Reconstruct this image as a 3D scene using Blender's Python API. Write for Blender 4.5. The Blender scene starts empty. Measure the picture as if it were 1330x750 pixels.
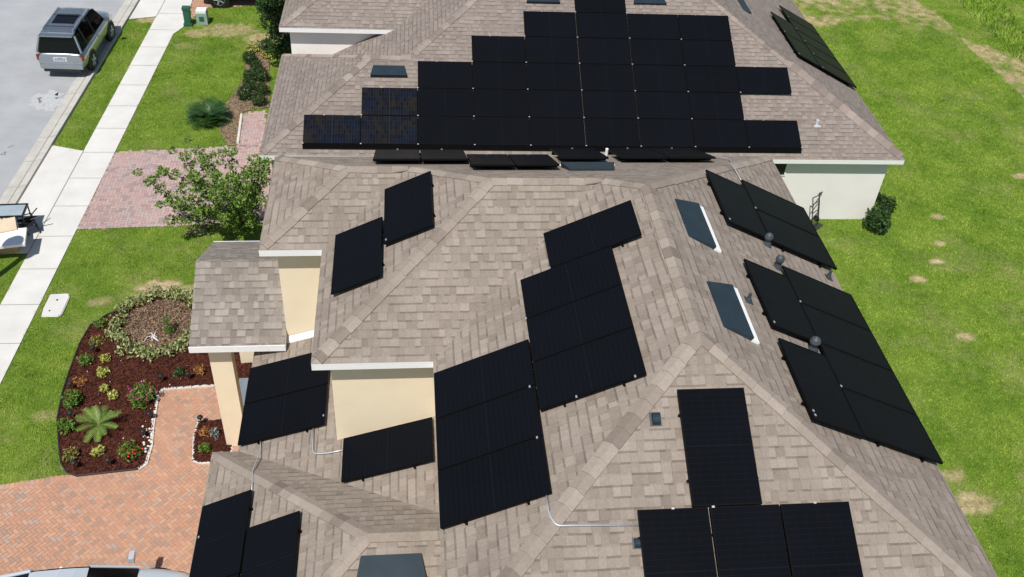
import bpy, bmesh, math, random
import numpy as np
from mathutils import Vector, Matrix
random.seed(7); RNG=np.random.default_rng(11)
C=bpy.context.scene.collection
# ------------------------------------------------------------------ camera
F=1249.66; PITCH=math.radians(40.1307); YAW=math.radians(7.9604); ROLL=math.radians(4.2977)
CP=Vector((-4.4907,-18.8225,18.16))
fw=Vector((math.sin(YAW)*math.cos(PITCH),math.cos(YAW)*math.cos(PITCH),-math.sin(PITCH)))
r0=Vector((math.cos(YAW),-math.sin(YAW),0)); u0=r0.cross(fw)
rt=r0*math.cos(ROLL)+u0*math.sin(ROLL); up=-r0*math.sin(ROLL)+u0*math.cos(ROLL)
cd=bpy.data.cameras.new('camera'); cam=bpy.data.objects.new('camera',cd); C.objects.link(cam)
m=Matrix((rt,up,-fw)).transposed().to_4x4(); m.translation=CP; cam.matrix_world=m
cd.sensor_width=36; cd.lens=F/1330*36; cd.clip_end=3000; cd.clip_start=.1
bpy.context.scene.camera=cam
def ray(px,py): return fw+rt*((px-665)/F)-up*((py-375)/F)
def at(px,py,z=0.0):
    k=ray(px,py); t=(z-CP.z)/k.z; return CP+k*t
def onp(px,py,n,c):
    n=Vector(n); k=ray(px,py); return CP+k*((c-CP.dot(n))/k.dot(n))
# ------------------------------------------------------------------ world, sun
sc=bpy.context.scene
sv=Vector((-.27,-.53,1)).normalized()
w=bpy.data.worlds.new('World'); sc.world=w; w.use_nodes=True
nt=w.node_tree; bg=nt.nodes['Background']; sky=nt.nodes.new('ShaderNodeTexSky'); sky.sky_type='NISHITA'; sky.sun_disc=False
sky.sun_elevation=math.asin(sv.z); sky.sun_rotation=math.atan2(sv.x,sv.y); sky.air_density=1; sky.dust_density=.6; sky.ozone_density=1
nt.links.new(sky.outputs[0],bg.inputs[0]); bg.inputs[1].default_value=.082
sl=bpy.data.lights.new('sun','SUN'); sl.energy=4.55; sl.angle=math.radians(.53); sl.color=(1,.955,.89)
so=bpy.data.objects.new('sun',sl); C.objects.link(so); so.rotation_euler=(-sv).to_track_quat('-Z','Y').to_euler()
sc.view_settings.view_transform='Standard'; sc.view_settings.look='None'; sc.view_settings.exposure=0.13; sc.view_settings.gamma=1
sc.view_settings.use_curve_mapping=False
# ------------------------------------------------------------------ materials
def newmat(name):
    mt=bpy.data.materials.new(name); mt.use_nodes=True; return mt,mt.node_tree,mt.node_tree.nodes['Principled BSDF']
class NB:
    def __init__(s,t): s.t=t
    def n(s,ty,**k):
        x=s.t.nodes.new(ty)
        for a,b in k.items(): setattr(x,a,b)
        return x
    def l(s,a,b): s.t.links.new(a,b)
    def m(s,op,a,b=None,c=None,clamp=False):
        x=s.n('ShaderNodeMath',operation=op); x.use_clamp=clamp
        for i,v in enumerate((a,b,c)):
            if v is None: continue
            if isinstance(v,(int,float)): x.inputs[i].default_value=v
            else: s.l(v,x.inputs[i])
        return x.outputs[0]
    def comb(s,x,y,z=0.):
        c=s.n('ShaderNodeCombineXYZ')
        for i,v in enumerate((x,y,z)):
            if isinstance(v,(int,float)): c.inputs[i].default_value=v
            else: s.l(v,c.inputs[i])
        return c.outputs[0]
    def mix(s,f,a,b,mode='MIX'):
        x=s.n('ShaderNodeMix',data_type='RGBA',blend_type=mode)
        for i,v in ((0,f),(6,a),(7,b)):
            if isinstance(v,(int,float)): x.inputs[i].default_value=v
            elif isinstance(v,tuple): x.inputs[i].default_value=(*v[:3],1)
            else: s.l(v,x.inputs[i])
        return x.outputs[2]
    def noise(s,vec,scale,detail=3.,rough=.5):
        x=s.n('ShaderNodeTexNoise'); x.inputs['Scale'].default_value=scale; x.inputs['Detail'].default_value=detail; x.inputs['Roughness'].default_value=rough
        if vec is not None: s.l(vec,x.inputs['Vector'])
        return x.outputs['Fac']
    def ramp(s,f,stops):
        x=s.n('ShaderNodeValToRGB'); e=x.color_ramp.elements
        while len(e)<len(stops): e.new(.5)
        for i,(p,c) in enumerate(stops): e[i].position=p; e[i].color=(*c,1)
        s.l(f,x.inputs[0]); return x.outputs[0]
    def wn(s,vec):
        x=s.n('ShaderNodeTexWhiteNoise',noise_dimensions='3D'); s.l(vec,x.inputs['Vector']); return x.outputs['Value']
    def bump(s,h,st,dist,bs):
        x=s.n('ShaderNodeBump'); x.inputs['Strength'].default_value=st; x.inputs['Distance'].default_value=dist; s.l(h,x.inputs['Height']); s.l(x.outputs[0],bs.inputs['Normal'])
def geo(nb): return nb.n('ShaderNodeNewGeometry').outputs['Position']
def simple(name,col,rough=.6,var=.12,scale=6.,metal=0.,spec=.5,bump=0.,bscale=60.,tone=0.,coat=0.):
    mt,t,bs=newmat(name); nb=NB(t); g=geo(nb)
    f=nb.noise(g,scale,4,.6)
    lo=tuple(c*(1-var) for c in col); hi=tuple(min(1,c*(1+var)) for c in col)
    c=nb.ramp(f,[(.3,lo),(.7,hi)])
    if tone:
        a=nb.n('ShaderNodeAttribute',attribute_name='tone').outputs['Fac']
        k=nb.m('MULTIPLY_ADD',a,2*tone,1-tone); c=nb.mix(1.,c,nb.comb(k,k,k),'MULTIPLY')
    nb.l(c,bs.inputs['Base Color']); bs.inputs['Roughness'].default_value=rough; bs.inputs['Metallic'].default_value=metal
    bs.inputs['Specular IOR Level'].default_value=spec; bs.inputs['Coat Weight'].default_value=coat
    if bump: nb.bump(nb.noise(g,bscale,3),bump,.01,bs)
    return mt
def shingle(name,cols,e=.165,tw=.135,dark=.66,gran=.26):
    mt,t,bs=newmat(name); nb=NB(t); g=geo(nb)
    uv=nb.n('ShaderNodeUVMap',uv_map='UVMap').outputs[0]
    # slight waviness of the courses
    wob=nb.noise(uv,1.3,2); sx=nb.n('ShaderNodeSeparateXYZ'); nb.l(uv,sx.inputs[0]); u,v=sx.outputs[0],sx.outputs[1]
    v=nb.m('ADD',v,nb.m('MULTIPLY',nb.m('SUBTRACT',wob,.5),.03))
    vr=nb.m('DIVIDE',v,e); row=nb.m('FLOOR',vr); fv=nb.m('FRACT',vr)
    wr=nb.wn(nb.comb(row,3.7,1.))
    def tabs(rowv,wrv):
        # warped u so that the tab widths are uneven
        w1=nb.m('SINE',nb.m('MULTIPLY_ADD',u,2*math.pi/.91,nb.m('MULTIPLY',wrv,40.)))
        uu=nb.m('ADD',nb.m('DIVIDE',nb.m('MULTIPLY_ADD',w1,.045,u),tw),nb.m('MULTIPLY',wrv,37.3))
        cl=nb.m('FLOOR',uu); return cl,nb.m('FRACT',uu),nb.wn(nb.comb(cl,rowv,5.))
    cl,fu,rc=tabs(row,wr)
    row2=nb.m('ADD',row,1.); wr2=nb.wn(nb.comb(row2,3.7,1.)); cl2,fu2,rc2=tabs(row2,wr2)
    col=nb.ramp(rc,cols)
    rc3=nb.wn(nb.comb(nb.m('FLOOR',nb.m('DIVIDE',cl,3.)),nb.m('FLOOR',nb.m('DIVIDE',row,1.)),9.))
    k3=nb.m('MULTIPLY_ADD',rc3,.10,.95)
    # printed band and painted butt shadow: strong under raised tabs, weak under cut-outs
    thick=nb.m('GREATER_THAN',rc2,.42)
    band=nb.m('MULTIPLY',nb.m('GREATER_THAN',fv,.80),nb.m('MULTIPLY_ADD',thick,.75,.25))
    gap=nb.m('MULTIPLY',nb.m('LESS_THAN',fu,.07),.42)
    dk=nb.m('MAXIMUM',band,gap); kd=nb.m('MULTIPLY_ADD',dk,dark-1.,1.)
    gr=nb.noise(g,170.,2,.7); kg=nb.m('MULTIPLY_ADD',gr,gran*2,1-gran)
    st=nb.noise(g,.7,6,.68); ks=nb.m('MULTIPLY_ADD',st,.42,.79)
    gr2=nb.noise(g,22.,3,.7); kg=nb.m('MULTIPLY',kg,nb.m('MULTIPLY_ADD',gr2,.5,.75))
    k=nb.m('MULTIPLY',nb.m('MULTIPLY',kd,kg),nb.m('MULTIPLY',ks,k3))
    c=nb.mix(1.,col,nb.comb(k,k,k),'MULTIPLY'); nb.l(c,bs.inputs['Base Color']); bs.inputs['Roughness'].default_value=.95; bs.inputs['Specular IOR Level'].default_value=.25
    h=nb.m('ADD',nb.m('MULTIPLY',nb.m('SUBTRACT',1.,fv),.8),nb.m('ADD',nb.m('MULTIPLY',nb.m('GREATER_THAN',rc,.42),.5),nb.m('MULTIPLY',gr,.15)))
    nb.bump(h,.6,.012,bs); return mt
M={}
tan=[(0.,(.208,.172,.142)),(.2,(.243,.203,.169)),(.5,(.266,.224,.188)),(.8,(.290,.246,.208)),(1.,(.225,.187,.155))]
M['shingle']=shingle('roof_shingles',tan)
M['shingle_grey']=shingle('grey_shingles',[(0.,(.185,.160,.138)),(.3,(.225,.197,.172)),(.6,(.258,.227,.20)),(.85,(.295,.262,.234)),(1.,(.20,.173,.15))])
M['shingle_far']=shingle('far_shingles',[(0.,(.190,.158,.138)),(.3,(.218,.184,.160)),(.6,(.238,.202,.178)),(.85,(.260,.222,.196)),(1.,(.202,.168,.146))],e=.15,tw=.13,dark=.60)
def cap_mat(name,a,b):
    mt,t,bs=newmat(name); nb=NB(t); g=geo(nb)
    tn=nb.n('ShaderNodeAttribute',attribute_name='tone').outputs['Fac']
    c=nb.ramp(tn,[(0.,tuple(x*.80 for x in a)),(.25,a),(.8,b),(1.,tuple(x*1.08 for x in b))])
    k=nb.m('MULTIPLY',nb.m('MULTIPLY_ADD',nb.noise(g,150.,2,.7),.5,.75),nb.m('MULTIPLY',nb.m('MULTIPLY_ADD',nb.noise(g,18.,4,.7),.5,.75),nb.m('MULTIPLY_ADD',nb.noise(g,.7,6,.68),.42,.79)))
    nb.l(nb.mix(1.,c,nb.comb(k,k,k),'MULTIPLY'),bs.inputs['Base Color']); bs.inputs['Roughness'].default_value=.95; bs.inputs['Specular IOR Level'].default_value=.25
    return mt
M['cap']=cap_mat('ridge_cap_shingles',(.240,.199,.166),(.290,.245,.207))
M['cap_far']=cap_mat('far_cap_shingles',(.230,.188,.163),(.275,.230,.202))
M['white']=simple('white_fascia_paint',(.80,.80,.79),.45,.03)
M['soffit']=simple('soffit_vinyl',(.6,.57,.52),.6,.05)
M['stucco']=simple('beige_stucco',(.79,.68,.50),.9,.035,1.5,bump=.35,bscale=90.,spec=.2)
M['stucco_white']=simple('white_stucco',(.80,.775,.735),.9,.03,1.5,bump=.3,bscale=90.,spec=.2)
M['vent']=simple('vent_painted_steel',(.020,.033,.045),.5,.12,3.,spec=.2)
M['grey_metal']=simple('galvanised_steel',(.32,.34,.36),.4,.1,8.,metal=.6)
M['dark_metal']=simple('dark_pipe',(.05,.055,.06),.5,.1)
M['lead']=simple('lead_boot',(.05,.062,.072),.5,.2,9.,spec=.3)
M['conduit']=simple('conduit_pipe',(.50,.53,.56),.4,.08,9.,metal=.4)
M['alu']=simple('aluminium_clamp',(.75,.76,.77),.3,.03,metal=.7)
M['frame']=simple('black_anodised_frame',(.0045,.0045,.005),.5,.1,spec=.06)
def glassmat(name,grid,base,line,lineamt,spec=.02):
    mt,t,bs=newmat(name); nb=NB(t)
    uv=nb.n('ShaderNodeUVMap',uv_map='UVMap').outputs[0]; sx=nb.n('ShaderNodeSeparateXYZ'); nb.l(uv,sx.inputs[0]); u,v=sx.outputs[0],sx.outputs[1]
    fu=nb.m('FRACT',nb.m('MULTIPLY',u,6.)); fv=nb.m('FRACT',nb.m('MULTIPLY',v,20.))
    ed=nb.m('MAXIMUM',nb.m('LESS_THAN',fu,.03),nb.m('LESS_THAN',fv,.07))
    mid=nb.m('LESS_THAN',nb.m('ABSOLUTE',nb.m('SUBTRACT',v,.5)),.006)
    bus=nb.m('MULTIPLY',nb.m('LESS_THAN',nb.m('FRACT',nb.m('MULTIPLY',u,54.)),.12),.35)
    k=nb.m('MAXIMUM',nb.m('MAXIMUM',ed,mid),bus)
    inf=nb.n('ShaderNodeObjectInfo').outputs['Random']
    g=geo(nb); b2=nb.mix(nb.noise(g,.9,3),base,tuple(x*1.6 for x in base))
    b2=nb.mix(nb.m('MULTIPLY',inf,.6),b2,tuple(x*1.5 for x in base))
    if grid:
        cellr=nb.wn(nb.comb(nb.m('FLOOR',nb.m('MULTIPLY',u,6.)),nb.m('FLOOR',nb.m('MULTIPLY',v,20.)),2.))
        b2=nb.mix(nb.m('MULTIPLY',cellr,.7),b2,nb.ramp(nb.noise(g,2.2,2),[(.35,(.006,.012,.028)),(.65,(.024,.017,.008))]))  # bluish and golden glint painted into the cell colours
    nb.l(nb.mix(nb.m('MULTIPLY',k,lineamt),b2,line),bs.inputs['Base Color'])
    dust=nb.noise(g,3.,4,.6)
    nb.l(nb.m('MULTIPLY_ADD',dust,.15,.22),bs.inputs['Roughness']); bs.inputs['Specular IOR Level'].default_value=spec
    return mt
M['cells']=glassmat('black_solar_cells',False,(.0036,.0042,.0058),(.012,.015,.02),.35)
M['cells_glint']=glassmat('solar_cells_painted_glint',True,(.004,.005,.008),(.03,.035,.04),.7)
M['asphalt']=simple('old_asphalt',(.335,.345,.358),.9,.10,.8,bump=.4,bscale=60.)
M['concrete']=simple('pale_concrete',(.59,.58,.55),.9,.08,1.1,bump=.2,bscale=50.)
M['concrete_old']=simple('grey_gutter_concrete',(.44,.425,.385),.9,.12,2.5,bump=.2,bscale=50.)
M['joint']=simple('joint_dark',(.24,.22,.19),.95,.2)  # dark colour of the kerb and sidewalk joints
M['sandbase']=simple('paver_sand',(.27,.18,.13),.95,.15,5.)
def paver_mat(name,stops):
    mt,t,bs=newmat(name); nb=NB(t); g=geo(nb)
    tn=nb.n('ShaderNodeAttribute',attribute_name='tone').outputs['Fac']
    c=nb.ramp(tn,stops); k=nb.m('MULTIPLY',nb.m('MULTIPLY_ADD',nb.noise(g,40.,3,.7),.3,.85),nb.m('MULTIPLY_ADD',nb.noise(g,.7,4,.6),.3,.85))
    nb.l(nb.mix(1.,c,nb.comb(k,k,k),'MULTIPLY'),bs.inputs['Base Color']); bs.inputs['Roughness'].default_value=.9; bs.inputs['Specular IOR Level'].default_value=.25
    return mt
M['paver']=paver_mat('salmon_pavers',[(0.,(.33,.235,.185)),(.2,(.42,.245,.17)),(.6,(.475,.26,.17)),(.9,(.50,.30,.205)),(1.,(.36,.29,.245))])
M['paver_far']=paver_mat('pink_grey_pavers',[(0.,(.30,.235,.235)),(.3,(.40,.275,.255)),(.65,(.46,.32,.29)),(1.,(.37,.32,.31))])
M['mulch']=simple('red_mulch',(.072,.023,.015),.95,.5,9.,bump=1.,bscale=45.,tone=.5,spec=.15)
M['drybark']=simple('dry_leaf_mulch',(.23,.165,.11),.95,.4,7.,bump=.8,bscale=40.,tone=.3,spec=.15)
M['edging']=simple('black_edging',(.02,.018,.016),.7,.2)
M['kerb_white']=simple('white_kerb',(.6,.57,.52),.85,.12,5.)
M['stone']=simple('white_stone',(.72,.70,.66),.8,.1,9.)
M['soil']=simple('bare_sandy_soil',(.33,.24,.15),.95,.25,2.5)
def leafmat(name,a,b,rough=.5,trans=.0):
    mt,t,bs=newmat(name); nb=NB(t); g=geo(nb)
    tn=nb.n('ShaderNodeAttribute',attribute_name='tone').outputs['Fac']
    c=nb.mix(tn,a,b); k=nb.m('MULTIPLY_ADD',nb.noise(g,5.,3),.6,.7)
    nb.l(nb.mix(1.,c,nb.comb(k,k,k),'MULTIPLY'),bs.inputs['Base Color']); bs.inputs['Roughness'].default_value=rough; bs.inputs['Specular IOR Level'].default_value=.3
    return mt
M['leaf']=leafmat('green_leaves',(.05,.11,.014),(.17,.27,.04))
M['leaf_dark']=leafmat('dark_leaves',(.018,.045,.012),(.045,.09,.02),.4)
M['leaf_mid']=leafmat('shrub_leaves',(.05,.11,.015),(.13,.22,.03))
M['leaf_yellow']=leafmat('yellow_leaves',(.16,.20,.03),(.52,.50,.13))
M['leaf_pale']=leafmat('variegated_leaves',(.07,.11,.025),(.44,.46,.20))
M['leaf_olive']=leafmat('olive_leaves',(.11,.12,.03),(.28,.24,.06))
M['leaf_orange']=leafmat('orange_leaves',(.20,.10,.025),(.42,.17,.05))
M['leaf_grey']=leafmat('grey_leaves',(.12,.14,.12),(.26,.28,.26))
M['flower_pink']=leafmat('pink_petals',(.30,.03,.12),(.5,.08,.24))
M['flower_red']=leafmat('red_petals',(.50,.03,.02),(.65,.08,.04))
M['frond']=leafmat('pale_fronds',(.045,.09,.015),(.20,.30,.06))
M['frond_dark']=leafmat('dark_fronds',(.018,.05,.012),(.04,.10,.02),.4)
M['bark']=simple('tree_bark',(.20,.14,.10),.9,.2,12.)
M['drywhite']=simple('bleached_branch',(.70,.68,.66),.8,.1)
M['black']=simple('black_plastic',(.012,.012,.013),.45,.1)
M['rubber']=simple('tyre_rubber',(.012,.012,.012),.85,.15)
M['rim']=simple('alloy_rim',(.62,.63,.65),.3,.04,metal=.7)
M['carglass']=simple('tinted_car_glass',(.003,.003,.004),.06,.02,spec=.22)
M['paint_grey']=simple('silver_grey_paint',(.40,.44,.465),.27,.03,metal=.85,coat=.6)
M['paint_silver']=simple('silver_paint',(.47,.52,.57),.35,.03,metal=.15,coat=.6)
M['paint_black']=simple('black_paint',(.008,.008,.010),.2,.03,coat=.6)
M['chrome']=simple('chrome_trim',(.75,.76,.78),.15,.02,metal=.9)
M['tail']=simple('tail_lamp_red',(.16,.02,.015),.2,.05)
M['lens']=simple('clear_lens',(.62,.64,.66),.15,.05)
M['plate']=simple('plate_white',(.50,.53,.56),.4,.05)
M['plate_blue']=simple('plate_print',(.15,.2,.32),.5,.05)
M['seat']=simple('interior_cloth',(.16,.22,.18),.8,.2)
M['green_box']=simple('green_utility_plastic',(.02,.10,.06),.55,.1)
M['pale_green']=simple('pale_green_steel',(.27,.36,.31),.55,.1)
M['cardboard']=simple('cardboard',(.50,.33,.17),.9,.12,4.)
M['board']=simple('white_board',(.78,.77,.74),.7,.04)
M['beigeboard']=simple('beige_board',(.62,.50,.36),.85,.08)
M['pane']=simple('window_pane',(.10,.14,.19),.08,.1,.8,spec=.6)
M['tableglass']=simple('pale_glass',(.32,.38,.42),.1,.08)
# ------------------------------------------------------------------ mesh builder
class MB:
    def __init__(s): s.v=[];s.f=[];s.t=[];s.uv=[]
    def poly(s,pts,tone=.5,uv=None):
        i=len(s.v); s.v+= [tuple(p) for p in pts]; s.f.append(tuple(range(i,i+len(pts)))); s.t.append(tone); s.uv.append(uv or [(0,0)]*len(pts)); return s
    def box(s,lo,hi,tone=.5,R=None,o=(0,0,0)):
        x0,y0,z0=lo;x1,y1,z1=hi
        P=[Vector(p) for p in ((x0,y0,z0),(x1,y0,z0),(x1,y1,z0),(x0,y1,z0),(x0,y0,z1),(x1,y0,z1),(x1,y1,z1),(x0,y1,z1))]
        if R is not None: P=[R@p+Vector(o) for p in P]
        for q in ((0,3,2,1),(4,5,6,7),(0,1,5,4),(1,2,6,5),(2,3,7,6),(3,0,4,7)): s.poly([P[k] for k in q],tone)
        return s
    def prism(s,pts,z0,z1,tone=.5):
        n=len(pts); s.poly([(x,y,z1) for x,y in pts],tone); s.poly([(x,y,z0) for x,y in reversed(pts)],tone)
        for i in range(n):
            a=pts[i];b=pts[(i+1)%n]; s.poly([(a[0],a[1],z0),(b[0],b[1],z0),(b[0],b[1],z1),(a[0],a[1],z1)],tone)
        return s
    def tube(s,path,r,n=8,tone=.5,cap=True):
        P=[Vector(p) for p in path]; R=r if isinstance(r,(list,tuple)) else [r]*len(P); rings=[]
        pn=None
        for i,p in enumerate(P):
            d=(P[min(i+1,len(P)-1)]-P[max(i-1,0)])
            if d.length<1e-9: d=Vector((0,0,1))
            d.normalize()
            a=pn if pn is not None else (Vector((0,0,1)) if abs(d.z)<.9 else Vector((1,0,0)))
            x=(a-d*a.dot(d)); 
            if x.length<1e-6: x=d.orthogonal()
            x.normalize(); pn=x; y=d.cross(x)
            i0=len(s.v)
            for k in range(n):
                t=2*math.pi*k/n; s.v.append(tuple(p+(x*math.cos(t)+y*math.sin(t))*R[i]))
            rings.append(i0)
        for a,b in zip(rings,rings[1:]):
            for k in range(n):
                s.f.append((a+k,a+(k+1)%n,b+(k+1)%n,b+k)); s.t.append(tone); s.uv.append([(0,0)]*4)
        if cap:
            s.f.append(tuple(rings[0]+k for k in reversed(range(n)))); s.t.append(tone); s.uv.append([(0,0)]*n)
            s.f.append(tuple(rings[-1]+k for k in range(n))); s.t.append(tone); s.uv.append([(0,0)]*n)
        return s
    def lathe(s,prof,o=(0,0,0),n=20,tone=.5,axis=None):
        ox,oy,oz=o; Mx=axis or Matrix.Identity(3); rings=[]
        for r,z in prof:
            i0=len(s.v)
            for k in range(n):
                t=2*math.pi*k/n; q=Mx@Vector((r*math.cos(t),r*math.sin(t),z)); s.v.append((q.x+ox,q.y+oy,q.z+oz))
            rings.append(i0)
        for a,b in zip(rings,rings[1:]):
            for k in range(n):
                s.f.append((a+k,a+(k+1)%n,b+(k+1)%n,b+k)); s.t.append(tone); s.uv.append([(0,0)]*4)
        s.f.append(tuple(rings[0]+k for k in reversed(range(n)))); s.t.append(tone); s.uv.append([(0,0)]*n)
        s.f.append(tuple(rings[-1]+k for k in range(n))); s.t.append(tone); s.uv.append([(0,0)]*n)
        return s
    def build(s,name,mat,parent=None,smooth=False,loc=None,bevel=0.):
        me=bpy.data.meshes.new(name); me.from_pydata(s.v,[],s.f)
        uvl=me.uv_layers.new(name='UVMap'); 
        flat=[c for f in s.uv for p in f for c in p]; uvl.data.foreach_set('uv',flat)
        a=me.attributes.new('tone','FLOAT','FACE'); a.data.foreach_set('value',s.t)
        me.materials.append(mat if not isinstance(mat,str) else M[mat])
        if smooth: me.polygons.foreach_set('use_smooth',[True]*len(me.polygons))
        me.update(); o=bpy.data.objects.new(name,me); C.objects.link(o)
        if parent: o.parent=parent
        if loc is not None: o.location=loc
        if bevel:
            b=o.modifiers.new('bevel','BEVEL'); b.width=bevel; b.segments=2; b.limit_method='ANGLE'
        return o
def thing(name,label,cat,loc=(0,0,0),rz=0,group=None):
    o=bpy.data.objects.new(name,None); C.objects.link(o); o.empty_display_size=.2; o.location=loc; o.rotation_euler=(0,0,rz)
    return tag(o,label,cat,group)
def tag(o,label,cat,group=None,kind=None):
    o['label']=label; o['category']=cat
    if group: o['group']=group
    if kind: o['kind']=kind
    return o
def struct(o,label=None,cat=None):
    o['kind']='structure'
    if label: o['label']=label
    if cat: o['category']=cat
    return o
def quadmesh(name,P,mat,tone,parent=None):   # P: (N,4,3) array of quads
    n=len(P); me=bpy.data.meshes.new(name); me.vertices.add(n*4); me.vertices.foreach_set('co',P.astype(np.float32).ravel())
    me.loops.add(n*4); me.loops.foreach_set('vertex_index',np.arange(n*4,dtype=np.int32)); me.polygons.add(n)
    me.polygons.foreach_set('loop_start',np.arange(0,n*4,4,dtype=np.int32)); me.polygons.foreach_set('loop_total',np.full(n,4,dtype=np.int32))
    a=me.attributes.new('tone','FLOAT','FACE'); a.data.foreach_set('value',tone.astype(np.float32)); me.materials.append(M[mat] if isinstance(mat,str) else mat)
    me.update(); me.validate(); o=bpy.data.objects.new(name,me); C.objects.link(o)
    if parent: o.parent=parent
    return o
def leafquads(cen,size,flat=0.):   # cen (N,3) -> leaf rhombi
    n=len(cen); a=RNG.normal(size=(n,3)); a/=np.linalg.norm(a,axis=1)[:,None]; b=RNG.normal(size=(n,3)); b[:,2]*=1-flat; a[:,2]*=1-flat*.7
    a/=np.linalg.norm(a,axis=1)[:,None]; b-=a*(a*b).sum(1)[:,None]; b/=np.linalg.norm(b,axis=1)[:,None]
    s=size*RNG.uniform(.7,1.3,n)[:,None]
    return np.stack([cen-a*s,cen-b*s*.45,cen+a*s,cen+b*s*.45],1)
def clump(center,rad,n,size,flat=0.,shell=.55):
    d=RNG.normal(size=(n,3)); d/=np.linalg.norm(d,axis=1)[:,None]; r=RNG.uniform(shell**3,1,n)**(1/3)
    lump=1+.22*np.sin(d[:,0]*5+rad[0]*9)*np.cos(d[:,1]*6+center[0]*7)
    return np.array(center)+d*(r*lump)[:,None]*np.array(rad)
# ------------------------------------------------------------------ near house
W,p,ze=4.097,.4816,6.1516; y1L=4.0624; h2,xw2=3.3331,-6.2196; h1,xw1=1.7145,-7.4629
pl,zl,xl=.3174,3.159,-7.9036; pg,xg,zg,hg,yg=.4776,-8.4021,3.1577,3.1628,-9.1925
yS=-2*W-y1L; OV=.3; FH=.16
house=thing('two_storey_house','tan shingled near house with beige stucco walls, white fascia and staggered black solar panels','house',(0,0,0))
def rpoly(mb,pts,upd,hor,pitch):     # roof polygon with UV in metres (u along eave, v up the slope)
    k=math.sqrt(1+pitch*pitch); upd=Vector(upd); hor=Vector(hor)
    P=[Vector(q) for q in pts]; uv=[(q.x*hor.x+q.y*hor.y+50,(q.x*upd.x+q.y*upd.y)*k+50) for q in P]
    n=(P[1]-P[0]).cross(P[2]-P[0])
    if n.z<0: P.reverse(); uv.reverse()
    mb.poly(P,.5,uv)
zr=ze+p*W; P1=(0,-W,zr); P0=(0,-W-y1L,zr); SE=(W,yS,ze);SW=(-W,yS,ze);NE=(W,0,ze); z2=ze+p*h2; z1=ze+p*h1
P2=(-(W-h2),-h2,z2);P3=(xw2+h2,-h2,z2);C2=(xw2,-2*h2,ze);I2=(-W,-2*h2,ze);P4=(xw2+h1,-h1,z1);P5=(xw1+h1,-h1,z1);C1=(xw1,-2*h1,ze);I1=(xw2,-2*h1,ze);NWc=(xw1,0,ze)
E_,Wd,N_,S_=(-1,0),(1,0),(0,-1),(0,1)   # directions that climb the slope
rb=MB()
rpoly(rb,[SE,NE,P1,P0],(-1,0,0),(0,1,0),p); rpoly(rb,[SW,SE,P0],(0,1,0),(1,0,0),p)
rpoly(rb,[SW,P0,P1,P2,I2],(1,0,0),(0,1,0),p); rpoly(rb,[NE,P1,P2,P3,P4,P5,NWc],(0,-1,0),(1,0,0),p)
rpoly(rb,[I2,P2,P3,C2],(0,1,0),(1,0,0),p); rpoly(rb,[C2,P3,P4,I1],(1,0,0),(0,1,0),p)
rpoly(rb,[C1,I1,P4,P5],(0,1,0),(1,0,0),p); rpoly(rb,[C1,P5,NWc],(1,0,0),(0,1,0),p)
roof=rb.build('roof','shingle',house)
def inset_poly(pts,d):
    out=[];n=len(pts)
    for i in range(n):
        a=Vector(pts[i-1]);b=Vector(pts[i]);c=Vector(pts[(i+1)%n]); e1=(b-a).normalized();e2=(c-b).normalized()
        n1=Vector((-e1.y,e1.x));n2=Vector((-e2.y,e2.x)); k=(n1+n2)/(1+n1.dot(n2)); out.append(tuple(b+k*d))
    return out
def eaves(per,z,parent,wallmat,zb=0.,ov=OV,fh=FH):  # per CCW
    fa=MB(); outer=inset_poly(per,.004); inner=inset_poly(per,.022); n=len(per)
    for i in range(n):
        j=(i+1)%n; a,b,c,d=outer[i],outer[j],inner[j],inner[i]
        fa.poly([(*a,z-fh),(*b,z-fh),(*b,z-.004),(*a,z-.004)]); fa.poly([(*c,z-fh),(*d,z-fh),(*d,z-.006),(*c,z-.006)])
        fa.poly([(*a,z-.004),(*b,z-.004),(*c,z-.006),(*d,z-.006)]); fa.poly([(*b,z-fh),(*a,z-fh),(*d,z-fh),(*c,z-fh)])
    fa.build('fascia','white',parent)
    wp=inset_poly(per,ov); so=MB()
    for i in range(n):
        j=(i+1)%n; so.poly([(*inner[i],z-fh+.01),(*wp[i],z-fh+.01),(*wp[j],z-fh+.01),(*inner[j],z-fh+.01)])
    so.build('soffit','soffit',parent)
    wb=MB()
    for i in range(n):
        j=(i+1)%n; wb.poly([(*wp[i],zb),(*wp[j],zb),(*wp[j],z-fh+.01),(*wp[i],z-fh+.01)])
    return wb.build('wall',wallmat,parent)
per=[SW[:2],SE[:2],NE[:2],NWc[:2],C1[:2],I1[:2],C2[:2],I2[:2]]
eaves(per,ze,house,'stucco')
def Hnear(x,y):
    a=min(x+W,W-x,y-yS,-y); b=min(x-xw2,y+2*h2,-y,h2,W-x); c=min(x-xw1,y+2*h1,-y,h1,W-x); return ze+p*max(a,b,c)
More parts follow.
